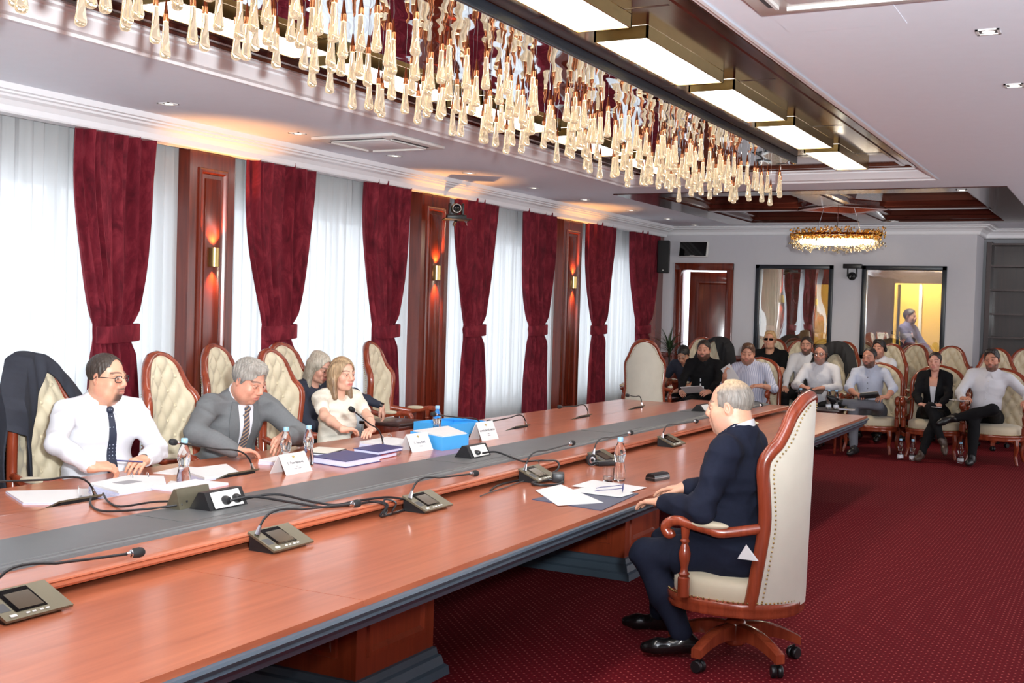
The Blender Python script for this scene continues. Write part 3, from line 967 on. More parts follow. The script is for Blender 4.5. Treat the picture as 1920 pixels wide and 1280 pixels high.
# papers
def sheets(name, poly, z0, z1, lab, cat='papers', mat='paper', group=None, edge=None):
    o = MB().prism(poly, z0, z1, 'z').build(name, mat, smooth=0)
    tag(o, lab, cat, group); return o
def rect(cx, cy, w, l, a):
    c, s_ = math.cos(R_(a)), math.sin(R_(a))
    return [(cx + u * c - v * s_, cy + u * s_ + v * c) for u, v in ((-w / 2, -l / 2), (w / 2, -l / 2), (w / 2, l / 2), (-w / 2, l / 2))]
sheets('paper_folder', [(-2.70, 5.40), (-2.27, 5.31), (-2.32, 5.93), (-2.60, 6.02)], ZT, ZT + .004, 'dark blue card folder under papers by seated man', 'folder', 'navy_folder')
sheets('paper_sheet', [(-2.81, 5.66), (-2.50, 5.29), (-2.35, 5.52), (-2.79, 5.94)], ZT + .0045, ZT + .0065, 'blank cream sheet, nearest camera, on dark blue folder', 'paper')
sheets('paper_sheet', [(-2.72, 5.93), (-2.37, 5.89), (-2.36, 6.15), (-2.72, 6.22)], ZT + .0045, ZT + .006, 'white sheet under the folded spectacles', 'paper')
sheets('paper_sheet', [(-2.66, 5.74), (-2.34, 5.72), (-2.33, 5.90), (-2.62, 5.96)], ZT + .007, ZT + .0085, 'white sheet between the cream sheet and spectacles', 'paper')
s = thing('spectacles', 'thin framed spectacles lying folded open on papers', 'glasses', (-2.40, 5.90, ZT + .009), R_(20))
for dy in (-.035, .035):
    pts = [(.032 * math.cos(a), dy + .030 * math.sin(a) , .02 + .018 * math.sin(a + .6)) for a in [2 * PI * k / 16 for k in range(17)]]
    pts = [(0.0, dy + .028 * math.cos(a), .022 + .019 * math.sin(a)) for a in [2 * PI * k / 16 for k in range(17)]]
    MB().tube(pts, .0016, 6).build('lens_rim', 'navy_cover', s)
    MB().tube([(0.0, dy * 1.85, .028), (-.06, dy * 1.8, .018), (-.12, dy * 1.6, .010), (-.15, dy * 1.5, .003)], .0022, 6).build('temple', 'navy_cover', s)
MB().tube([(0, -.008, .026), (0, 0, .03), (0, .008, .026)], .0016, 6).build('bridge', 'chrome', s)

def stack(name, poly, z0, h, lab, cover=None, n=5, cat='papers'):
    s = thing(name, lab, cat, (0, 0, 0))
    cxm = sum(p[0] for p in poly) / len(poly); cym = sum(p[1] for p in poly) / len(poly)
    z = z0
    if cover:
        MB().prism([(cxm + (x - cxm) * 1.04, cym + (y - cym) * 1.04) for x, y in poly], z, z + .004, 'z').build('cover', cover, s, smooth=0); z += .004
    dz = h / n
    for k in range(n):
        j = [(rng.random() - .5) * .008 for _ in range(2)]
        MB().prism([(x + j[0], y + j[1]) for x, y in poly], z, z + dz * .92, 'z').build('sheaf', 'paper' if k == n - 1 else 'paper_edge', s, smooth=0)
        z += dz
    return s, z
def rings(s, cx, cy, z, a, gap=.08, r=.022):
    for k in (-.5, .5):
        px, py = cx + math.cos(a) * gap * k, cy + math.sin(a) * gap * k
        pts = [(px - math.sin(a) * r * math.cos(q), py + math.cos(a) * r * math.cos(q), z + r * math.sin(q)) for q in [PI * i / 10 for i in range(11)]]
        MB().tube(pts, .002, 6).build('binder_ring', 'chrome', s)
s, z = stack('paper_stack', [(-4.50, 4.13), (-4.21, 4.04), (-4.19, 4.33), (-4.40, 4.53), (-4.55, 4.44)], ZT, .062, 'thick open stack of documents with metal rings before man in white shirt', 'navy_cover', 6)
rings(s, -4.47, 4.43, z - .002, R_(60))
b = MB(); b.box(-4.42, -4.34, 4.20, 4.32, z, z + .0006); b.build('printed_box', 'ink_grey', s, smooth=0)
stack('loose_papers', [(-4.88, 3.95), (-4.55, 3.78), (-4.28, 3.98), (-4.60, 4.25)], ZT, .012, 'loose spread papers behind the microphone at left end', None, 3)
stack('writing_pad', rect(-4.06, 4.36, .21, .32, 4), ZP, .012, 'white writing pad lying on the table beside socket flap', None, 2)
s, z = stack('ring_binder', [(-4.56, 4.82), (-4.26, 4.68), (-4.22, 4.92), (-4.52, 5.14)], ZT, .05, 'open red covered binder of papers behind second far microphone', 'red_cover', 4)
sheets('paper_sheet', rect(-4.75, 5.05, .21, .3, 12), ZT, ZT + .003, 'white sheet under the hands of man in grey suit', 'paper')
stack('loose_papers', [(-4.24, 4.62), (-4.17, 4.42), (-4.28, 4.40), (-4.42, 4.6)], ZT, .03, 'papers behind the tall bottle of man in white shirt', None, 2)
# bound books
def book(poly, z0, h, mat, lab, name='book'):
    s = thing(name, lab, 'book', (0, 0, 0), 0, None)
    cxm = sum(p[0] for p in poly) / 4; cym = sum(p[1] for p in poly) / 4
    def sc(k): return [(cxm + (x - cxm) * k, cym + (y - cym) * k) for x, y in poly]
    MB().prism(poly, z0, z0 + .004, 'z').build('back_cover', mat, s, smooth=0)
    MB().prism(sc(.965), z0 + .004, z0 + h - .004, 'z').build('page_block', 'paper_edge', s, smooth=0)
    MB().prism(poly, z0 + h - .004, z0 + h, 'z').build('front_cover', mat, s, smooth=0)
    return s
book([(-4.15, 5.44), (-3.87, 5.39), (-3.87, 5.74), (-4.16, 5.80)], ZP, .038, 'navy_cover', 'thick navy bound book nearest the grey strip beside bottle')
book([(-4.14, 5.84), (-3.93, 5.80), (-3.95, 6.10), (-4.15, 6.14)], ZP + .026, .022, 'navy_cover', 'thin navy book on red book beside upright microphone')
book([(-4.12, 5.80), (-3.92, 5.78), (-3.94, 6.02), (-4.13, 6.06)], ZP, .026, 'red_cover', 'red book under the thin navy book')
s, z = stack('paper_stack', rect(-4.52, 5.72, .24, .34, 8), ZT, .03, 'white papers in open binder left of the notebook', None, 3)
rings(s, -4.42, 5.74, z, R_(98))
s = book(rect(-4.50, 6.02, .20, .28, 12), ZT + .03, .018, 'black_cover', 'black notebook with cream pages under the woman\'s forearms', 'notebook')
sheets('paper_stack', rect(-4.5, 6.02, .2, .26, 12), ZT, ZT + .03, 'white paper pile under the black notebook', 'papers', 'paper')
sheets('notebook_page', rect(-4.50, 6.02, .185, .26, 12), ZT + .0485, ZT + .052, 'cream top page of open notebook before blonde woman', 'paper', M['cream_pale'])
s, z = stack('paper_stack', [(-4.46, 6.36), (-4.18, 6.30), (-4.20, 6.66), (-4.48, 6.72)], ZT, .075, 'thick white document stack between blonde woman and blue box', 'navy_cover', 6)
rings(s, -4.46, 6.66, z, R_(80))
# blue box files
def blue_box(poly, z0, h, lab, paper=True):
    s = thing('box_file', lab, 'box file', (0, 0, 0), 0, None)
    cxm = sum(p[0] for p in poly) / 4; cym = sum(p[1] for p in poly) / 4
    inn = [(cxm + (x - cxm) * .95, cym + (y - cym) * .95) for x, y in poly]
    n = 4
    V = [(x, y, z0) for x, y in poly] + [(x, y, z0 + h) for x, y in poly] + [(x, y, z0 + h) for x, y in inn] + [(x, y, z0 + .01) for x, y in inn]
    F = [(3, 2, 1, 0)]
    for i in range(4):
        j = (i + 1) % 4
        F += [(i, j, 4 + j, 4 + i), (4 + i, 4 + j, 8 + j, 8 + i), (8 + i, 8 + j, 12 + j, 12 + i)]
    F.append((12, 13, 14, 15))
    MB().add(V, F).build('box_shell', 'blue_box', s, smooth=0)
    if paper:
        MB().prism([(cxm + (x - cxm) * .92, cym + (y - cym) * .92) for x, y in poly], z0 + .01, z0 + h + .006, 'z').build('paper_block', 'paper', s, smooth=0)
    return s
blue_box([(-4.22, 6.60), (-3.86, 6.42), (-3.84, 6.72), (-4.20, 7.06)], ZP, .085, 'bright blue box file full of papers on raised table centre')
s = blue_box([(-4.80, 7.55), (-4.46, 7.48), (-4.40, 7.98), (-4.74, 8.05)], ZT, .10, 'bright blue box file standing further back behind third placard', False)
# placards (folded card)
def placard(x, y, a, w, h, lines, lab, emblem=True):
    s = thing('name_placard', lab, 'placard', (x, y, ZP), R_(a), 'white folded name placards')
    d = .055
    MB().add([(d, -w / 2, 0), (d, w / 2, 0), (0, w / 2, h), (0, -w / 2, h), (d - .002, -w / 2, 0), (d - .002, w / 2, 0), (-.001, w / 2, h), (-.001, -w / 2, h)],
             [(0, 1, 2, 3), (7, 6, 5, 4), (0, 1, 5, 4), (1, 2, 6, 5), (2, 3, 7, 6), (3, 0, 4, 7)]).build('front_leaf', 'paper', s, smooth=0)
    MB().add([(-d, -w / 2, 0), (-d, w / 2, 0), (-.001, w / 2, h), (-.001, -w / 2, h), (-d + .002, -w / 2, 0), (-d + .002, w / 2, 0), (.001, w / 2, h - .002), (.001, -w / 2, h - .002)],
             [(3, 2, 1, 0), (4, 5, 6, 7), (0, 1, 5, 4), (1, 2, 6, 5), (2, 3, 7, 6), (3, 0, 4, 7)]).build('rear_leaf', 'paper', s, smooth=0)
    sl = math.atan2(d, h)
    for k, (txt, v, size, mt) in enumerate(lines):
        c = bpy.data.curves.new('lettering', 'FONT'); c.body = txt; c.size = size; c.align_x = 'CENTER'; c.extrude = .0002
        c.materials.append(M[mt])
        tmp = bpy.data.objects.new('lettering_tmp', c)
        me = bpy.data.meshes.new_from_object(tmp); bpy.data.objects.remove(tmp)
        o = bpy.data.objects.new('lettering', me); COL.objects.link(o); o.parent = s
        o.location = (d * (1 - v) + .0012, 0, h * v + .0004)
        o.rotation_euler = (PI / 2 - sl, 0, PI / 2)
    if emblem:
        b = MB()
        for q in ([(-.006, .010), (0, .014), (.006, .010), (.005, .0), (0, -.006), (-.005, .0)], [(-.013, .008), (-.007, .009), (-.006, .002), (-.010, .0)], [(.013, .008), (.007, .009), (.006, .002), (.010, .0)]):
            b.prism(q, 0, .0004, 'z')
        e = b.build('emblem', 'gold_ink', s, smooth=0); e['kind'] = 'stuff'
        e.location = (d * .22 + .0012, 0, h * .78); e.rotation_euler = (PI / 2 - sl, 0, PI / 2)
placard(-4.00, 5.07, 2, .235, .105, [('č. Pivar Bjenovaj', .48, .021, 'ink'), ('član', .32, .011, 'ink_grey'), ('Odbor za žalbe', .22, .011, 'ink_grey')], 'white name placard in front of the man in grey suit')
placard(-4.00, 6.33, -6, .215, .11, [('č. Ivana Babić', .44, .021, 'ink'), ('članica', .26, .012, 'ink_grey')], 'white name placard leaning against the near blue box file')
placard(-3.98, 7.18, -2, .225, .125, [('MR PETR SIMOVIČ NIKOLIĆ', .48, .0165, 'ink'), ('član', .32, .012, 'ink_grey'), ('vještak', .22, .012, 'ink_grey')], 'cream name placard standing right of the blue box files')

# bottles and glasses
bott_prof = [(0.0, .004), (.026, .0), (.031, .004), (.032, .02), (.031, .055), (.027, .075), (.0235, .092), (.025, .11), (.030, .128), (.0305, .145), (.026, .170), (.018, .192), (.0125, .205), (.0125, .212)]
me_b = MB().lathe(bott_prof, 20).mesh('bottle', 'glass')
me_w = MB().lathe([(0.0, .006), (.0285, .006), (.0295, .02), (.0285, .055), (.0248, .075), (.0215, .092), (.0225, .10), (0.0, .10)], 18).mesh('water', 'water_glass')
me_c = MB().lathe([(.0145, .204), (.0155, .206), (.0155, .222), (.0140, .226), (0.0, .227)], 16).mesh('cap', 'cap_blue')
me_l = MB().lathe([(.0323, .022), (.0318, .056)], 20, cap=False).mesh('label_band', 'label_white')
def bottle(x, y, z, lab, grp, sc=1.0, label=False):
    s = thing('water_bottle', lab, 'bottle', (x, y, z), rng.random() * 6, grp)
    s.scale = (sc, sc, sc)
    place('bottle_body', me_b, s); place('water', me_w, s); place('cap', me_c, s)
    if label: place('label_band', me_l, s)
    return s
GB = 'small water bottles with pale blue caps'
bottle(-4.33, 4.60, ZT, 'water bottle before the man in white shirt and tie', GB, 1.15)
bottle(-4.11, 5.36, ZP, 'water bottle just right of the first name placard', GB, 1.0)
bottle(-4.36, 5.47, ZT, 'water bottle behind placard, by hand of man in grey suit', GB, 1.1)
bottle(-4.50, 7.40, ZT, 'water bottle between the two blue box files', GB, 1.1)
bottle(-2.60, 6.33, ZT, 'water bottle on near side with a tumbler beside it', GB, 1.12)
def tumbler(x, y, z, lab, fill=.03):
    s = thing('glass_tumbler', lab, 'glass', (x, y, z))
    MB().lathe([(0.0, .0), (.028, .0), (.033, .03), (.036, .085), (.0345, .085), (.0315, .03), (.027, .010), (0.0, .010)], 20).build('tumbler', 'glass', s)
    MB().lathe([(0.0, .011), (.0262, .011), (.0305, .03), (.0305, .03 + fill * .1), (0.0, .03 + fill * .1)], 18).build('water', 'water_glass', s)
tumbler(-2.63, 6.24, ZT, 'clear glass tumbler beside the bottle near seated man')
tumbler(-4.36, 3.98, ZT, 'clear glass tumbler behind the first far microphone')

# ------------------------------------------------------------------ big chandelier
s = thing('drop_chandelier', 'long ceiling chandelier of rippled mirror plate with hanging glass drops', 'chandelier', (-3.46, 0, 0))
b = MB(); b.cbox(-.53, .53, 2.2, 11.42, 3.205, 3.268, .004); b.build('plate_rim', 'black_frame', s)
b = MB(); b.box(-.515, .515, 2.21, 11.41, 3.2025, 3.2045); b.build('mirror_plate', 'ripple', s, smooth=0)
me_drop = MB().lathe([(.011, .178), (.0125, .165), (.0145, .13), (.0165, .09), (.0205, .055), (.0245, .032), (.0255, .02), (.022, .007), (.013, .001), (0.0, .0)], 14).mesh('drop', 'crystal')
me_cap = MB().lathe([(.0135, .170), (.0145, .174), (.013, .20), (.0135, .203), (.011, .208), (.004, .262), (.0015, .268)], 12).mesh('cap', 'copper')
me_led = MB().lathe([(0.0, .1675), (.009, .1675)], 8, cap=False).add([(.009 * math.cos(2 * PI * k / 8), .009 * math.sin(2 * PI * k / 8), .1672) for k in range(8)], [tuple(range(8))]).mesh('led', 'drop_led', smooth=0)
M['drop_led'].cycles.emission_sampling = 'NONE'
me_cab = MB().lathe([(.0012, 0.0), (.0012, 1.0)], 6).mesh('cable', 'chrome')
rr = random.Random(5)
cnt = 0
ys = np.linspace(2.35, 11.3, 42)
for i, y in enumerate(ys):
    for k in range(6):
        if cnt >= 252: break
        x = -.44 + .176 * k + rr.uniform(-.06, .06)
        yy = y + rr.uniform(-.10, .10)
        wv = .5 + .5 * math.sin(yy * 1.9 + x * 5.0)
        zb_ = 2.775 + .11 * rr.random() ** .8 + .10 * wv * rr.random()
        if abs(x) > .40: zb_ = 2.80 + .10 * rr.random()
        d = place('glass_drop', me_drop, s, (x, yy, zb_))
        c = place('cap', me_cap, d)
        c = place('led', me_led, d)
        c = place('cable', me_cab, d, (0, 0, .267)); c.scale = (1, 1, 3.203 - zb_ - .267)
        cnt += 1
# flat light panels either side
for sx, x0 in ((1, -2.515), (-1, -4.405)):
    for k, y in enumerate([-.30 + 1.56 * i for i in range(1, 8)]):
        if y + 1.33 > 12.0: continue
        side = 'right' if sx > 0 else 'left'
        num = ['first', 'second', 'third', 'fourth', 'fifth', 'sixth', 'seventh'][k]
        t = thing('light_panel', 'brass framed bright ceiling light panel, %s from camera in the %s-hand row' % (num, side), 'light', (x0, y + .665, 3.2), 0, 'flat ceiling light panels')
        b = MB()
        for a0, a1, b0, b1 in ((-.158, -.146, -.665, .665), (.146, .158, -.665, .665), (-.158, .158, -.665, -.653), (-.158, .158, .653, .665)): b.box(a0, a1, b0, b1, 0, .068)
        b.build('frame', 'brass', t, smooth=0)
        b = MB(); b.box(-.146, .146, -.653, .653, .006, .012); b.build('diffuser', 'panel_light', t, smooth=0)

# oval crystal chandelier at the far end
light('chandelier_lamp', 'POINT', (-3.45, 15.6, 2.66), 60, (1, .86, .66), .03)
s = thing('crystal_chandelier', 'oval gold crystal chandelier hanging from the far coffered ceiling', 'chandelier', (-3.45, 15.6, 0))
b = MB(); gb = MB()
r3 = random.Random(9)
for k in range(1500):
    a = r3.uniform(0, 2 * PI); q = math.sqrt(r3.uniform(.25, 1.0))
    x, y = .62 * q * math.cos(a), .40 * q * math.sin(a)
    z = 2.58 + .07 * q * q + r3.uniform(0, .24) + .03 * math.sin(3 * a)
    (gb if z > 2.74 else b).ball((x, y, z), (r3.uniform(.008, .014), r3.uniform(.008, .014), r3.uniform(.010, .02)), 5, 3)
M['crystal_bead'] = crystal('crystal_bead', (1.0, .93, .8, 1))
o = b.build('crystal_beads', 'crystal_bead', s); o['kind'] = 'stuff'
o = gb.build('gold_beads', 'gold', s); o['kind'] = 'stuff'
b = MB(); b.tube([(.46 * math.cos(2 * PI * k / 30), .28 * math.sin(2 * PI * k / 30), 2.71) for k in range(31)], .03, 8); b.build('light_ring', 'lamp_white', s)
b = MB(); b.tube([(.56 * math.cos(2 * PI * k / 30), .36 * math.sin(2 * PI * k / 30), 2.80) for k in range(31)], .02, 6); b.build('gold_ring', 'gold', s)
for x, y in ((-.25, -.1), (.05, -.2), (.3, .1)):
    MB().tube([(x, y, 2.8), (x * .5, y * .5, 3.33)], .004, 6).build('suspension_wire', 'chrome', s)

# ------------------------------------------------------------------ ceiling fittings
def downlight(x, y, lab, z=ZC, grp='recessed square downlights'):
    t = thing('downlight', lab, 'downlight', (x, y, z), 0, grp)
    b = MB()
    for a0, a1, b0, b1 in ((-.055, -.042, -.055, .055), (.042, .055, -.055, .055), (-.055, .055, -.055, -.042), (-.055, .055, .042, .055)): b.box(a0, a1, b0, b1, -.006, .004)
    b.build('frame', 'white_plastic', t, smooth=0)
    b = MB(); b.box(-.042, .042, -.042, .042, -.001, .002); b.build('recess', 'grey_slot', t, smooth=0)
    b = MB(); b.lathe([(.030, -.0015), (0, -.003)], 14, (0, .008, 0)); b.build('lamp', 'lamp_white', t)
om = ['first', 'second', 'third', 'fourth', 'fifth', 'sixth', 'seventh', 'eighth', 'ninth']
for i, y in enumerate([6.42, 7.92, 9.39, 10.82, 12.34, 13.8, 15.37, 16.86, 18.1]):
    downlight(-6.27, y, 'square downlight above the windows, %s in line from the camera' % om[i])
for i, y in enumerate([6.155, 7.6]):
    downlight(-.67, y, 'square downlight on the bare right-hand ceiling, %s from camera' % ['nearer', 'further'][i])
downlight(-1.66, 13.42, 'square downlight set in the dark coffer beam', ZC - .011)
def cassette(x, y, lab):
    t = thing('ceiling_cassette', lab, 'air conditioner', (x, y, ZC))
    b = MB(); b.cbox(-.42, .42, -.42, .42, -.03, 0.0, .012); b.build('panel', 'white_plastic', t)
    b = MB(); b.cbox(-.24, .24, -.24, .24, -.036, -.028, .006); b.build('grille', 'white_trim', t)
    for k in range(4):
        a = k * PI / 2
        q = MB().box(-.27, .27, .30, .345, -.034, -.028)
        q.v = [(u * math.cos(a) - v * math.sin(a), u * math.sin(a) + v * math.cos(a), w) for u, v, w in q.v]
        q.build('slot', 'grey_slot', t, smooth=0)
        q = MB().box(-.27, .27, .297, .312, -.046, -.03)
        q.v = [(u * math.cos(a) - v * math.sin(a), u * math.sin(a) + v * math.cos(a), w) for u, v, w in q.v]
        q.build('louvre', 'white_plastic', t, smooth=0)
cassette(-5.85, 8.52, 'white ceiling air conditioner between window row and chandelier')
cassette(-1.15, 4.95, 'white ceiling air conditioner cut by the top edge, right of recess')
b = MB(); b.box(-1.56, -1.0, 5.40, 5.85, ZC - .003, ZC); o = b.build('access_hatch', 'white_paint', smooth=0); tag(o, 'faint square access hatch in the ceiling beside air conditioner', 'hatch')

# wall lamps on the pilasters
sl = ['first', 'second', 'third']
for i, (y, z0) in enumerate(((7.635, 2.0), (11.245, 2.01), (14.905, 2.02))):
    t = thing('wall_sconce', 'half round brass wall lamp glowing orange on the %s pilaster' % sl[i], 'wall lamp', (-6.915, y, z0), 0, 'brass wall lamps')
    r = .05
    V = []; n = 12
    b = MB()
    ar = [(r * math.sin(PI * k / n) * 1.3, -r * math.cos(PI * k / n)) for k in range(n + 1)]
    inn = [(u * .92, v * .92) for u, v in ar]
    b.prism(ar + inn[::-1], 0, .16, 'z'); b.build('shade', 'brass', t, smooth=35)
    b = MB(); b.ball((.03, 0, .08), (.012, .012, .035), 8, 6); b.build('bulb', 'lamp_warm', t)
    light('sconce_up', 'SPOT', (-6.875, y, z0 + .165), 60, (1, .42, .12), .015, (-6.91, y, z0 + 1.2), spot=100, blend=.6)
    light('sconce_down', 'SPOT', (-6.875, y, z0 - .005), 40, (1, .42, .12), .015, (-6.91, y, z0 - 1.2), spot=80, blend=.8)

# pan-tilt camera on its bracket
t = thing('conference_camera', 'black pan-tilt camera on bracket at second pilaster', 'camera', (-6.70, 11.30, 2.68), R_(-52))
b = MB(); b.cbox(-.09, .20, -.15, .15, 0, .012, .004); b.build('shelf', 'black_plastic', t)
b = MB(); b.tube([(-.16, 0, -.04), (-.06, 0, -.02), (0, 0, 0)], .018, 8); b.build('bracket', 'black_plastic', t)
b = MB(); b.cbox(-.06, .08, -.11, .11, .012, .06, .012); b.build('base', 'black_plastic', t)
b = MB(); b.cbox(-.05, .05, .06, .085, .05, .19, .01).cbox(-.05, .05, -.085, -.06, .05, .19, .01); o = b.build('yoke', 'black_plastic', t); o['kind'] = 'stuff'
b = MB(); b.lathe([(.058, -.05), (.060, 0), (.056, .05), (.045, .06)], 18, (0, 0, .13), 'x'); b.build('head', 'bronze_metal', t)
b = MB(); b.lathe([(.044, .058), (.040, .066), (.030, .066), (.026, .060), (0, .061)], 18, (0, 0, .13), 'x'); b.build('lens', 'screen_black', t)
b = MB(); b.lathe([(.05, .055), (.05, .064), (.043, .064)], 18, (0, 0, .13), 'x', cap=False); b.build('lens_ring', 'chrome', t)
for k in range(3):
    b = MB(); b.tube([(-.02, .1 + .012 * k, .0), (-.02, .12, -.03), (-.03, .13, -.05)], .005, 6); b.build('plug', 'chrome', t)

# far wall devices
t = thing('loudspeaker', 'tall slim black loudspeaker in the far left corner', 'loudspeaker', (-6.78, 18.10, 2.36), R_(18))
b = MB(); b.cbox(-.10, .10, -.10, .10, 0, .53, .02); b.build('cabinet', 'black_plastic', t)
b = MB(); b.cbox(-.088, .088, -.106, -.098, .02, .51, .004); b.build('grille', 'black_matte', t)
b = MB(); b.cbox(-.02, .02, .09, .18, .2, .3, .004); b.build('bracket', 'black_plastic', t)
b = MB(); b.box(-.012, .012, -.108, -.105, .04, .05); b.build('badge', 'white_plastic', t, smooth=0)
t = thing('wall_monitor', 'small black screen hung above the open door', 'monitor', (-6.36, 18.34, 2.64)); t.rotation_euler = (R_(-10), 0, R_(-3))
b = MB(); b.cbox(-.25, .25, -.02, .02, 0, .25, .006); b.build('case', 'white_plastic', t)
b = MB(); b.box(-.24, .225, -.024, -.019, .012, .242); b.build('screen', 'screen_black', t, smooth=0)
b = MB(); b.box(-.05, .03, -.0255, -.0235, .015, .021); b.build('badge', 'chrome', t, smooth=0)
b = MB(); b.cbox(-.04, .04, .02, .16, .06, .14, .004); b.build('wall_arm', 'black_plastic', t)
t = thing('wall_camera', 'small black dome camera between the two booth windows', 'camera', (-3.82, 18.42, 2.36))
b = MB(); b.cbox(-.14, .14, -.02, .08, .12, .19, .006); b.build('bracket', 'black_plastic', t)
b = MB(); b.cbox(-.075, -.06, -.03, .03, -.01, .12, .003).cbox(.06, .075, -.03, .03, -.01, .12, .003); o = b.build('fork', 'black_plastic', t); o['kind'] = 'stuff'
b = MB(); b.ball((0, 0, .0), .065, 14, 10); b.build('camera_ball', 'black_plastic', t)
b = MB(); b.lathe([(.03, .060), (.028, .07), (0, .068)], 14, (0, 0, -.005), 'y'); b.v = [(x, -y, z) for x, y, z in b.v]; b.build('lens', 'screen_black', t)

# potted dracaena in the far corner
t = thing('potted_plant', 'spiky green dracaena in far corner behind the pale chair', 'plant', (-6.45, 17.6, 0))
b = MB(); b.lathe([(.14, 0), (.19, .34), (.2, .36), (.18, .36), (.17, .33)], 18); b.build('pot', 'pot', t)
b = MB(); b.lathe([(0, .335), (.172, .335)], 16); b.build('soil', 'soil', t, smooth=0)
b = MB(); b.tube([(0, 0, .3), (.02, .01, .7), (.0, .0, 1.16)], .018, 8); b.build('stem', 'soil', t)
r4 = random.Random(3)
for k in range(46):
    a = r4.uniform(0, 2 * PI); L = r4.uniform(.26, .46); el = r4.uniform(.1, 1.45)
    z0 = r4.uniform(1.02, 1.20)
    b = MB(); V = []; n = 6
    for i in range(n + 1):
        q = i / n
        rr_ = L * q * math.cos(el) * (1 + .25 * q); zz = z0 + L * q * math.sin(el) - .42 * L * q * q * math.cos(el)
        w = .014 * (1 - q) ** .6 * min(1, .5 + q * 3) + .0008
        V += [(rr_ * math.cos(a) - w * math.sin(a), rr_ * math.sin(a) + w * math.cos(a), zz + .003), (rr_ * math.cos(a), rr_ * math.sin(a), zz), (rr_ * math.cos(a) + w * math.sin(a), rr_ * math.sin(a) - w * math.cos(a), zz + .003)]
    F = []
    for i in range(n):
        F += [(3 * i, 3 * i + 1, 3 * i + 4, 3 * i + 3), (3 * i + 1, 3 * i + 2, 3 * i + 5, 3 * i + 4)]
    b.add(V, F).build('leaf', 'leaf', t)
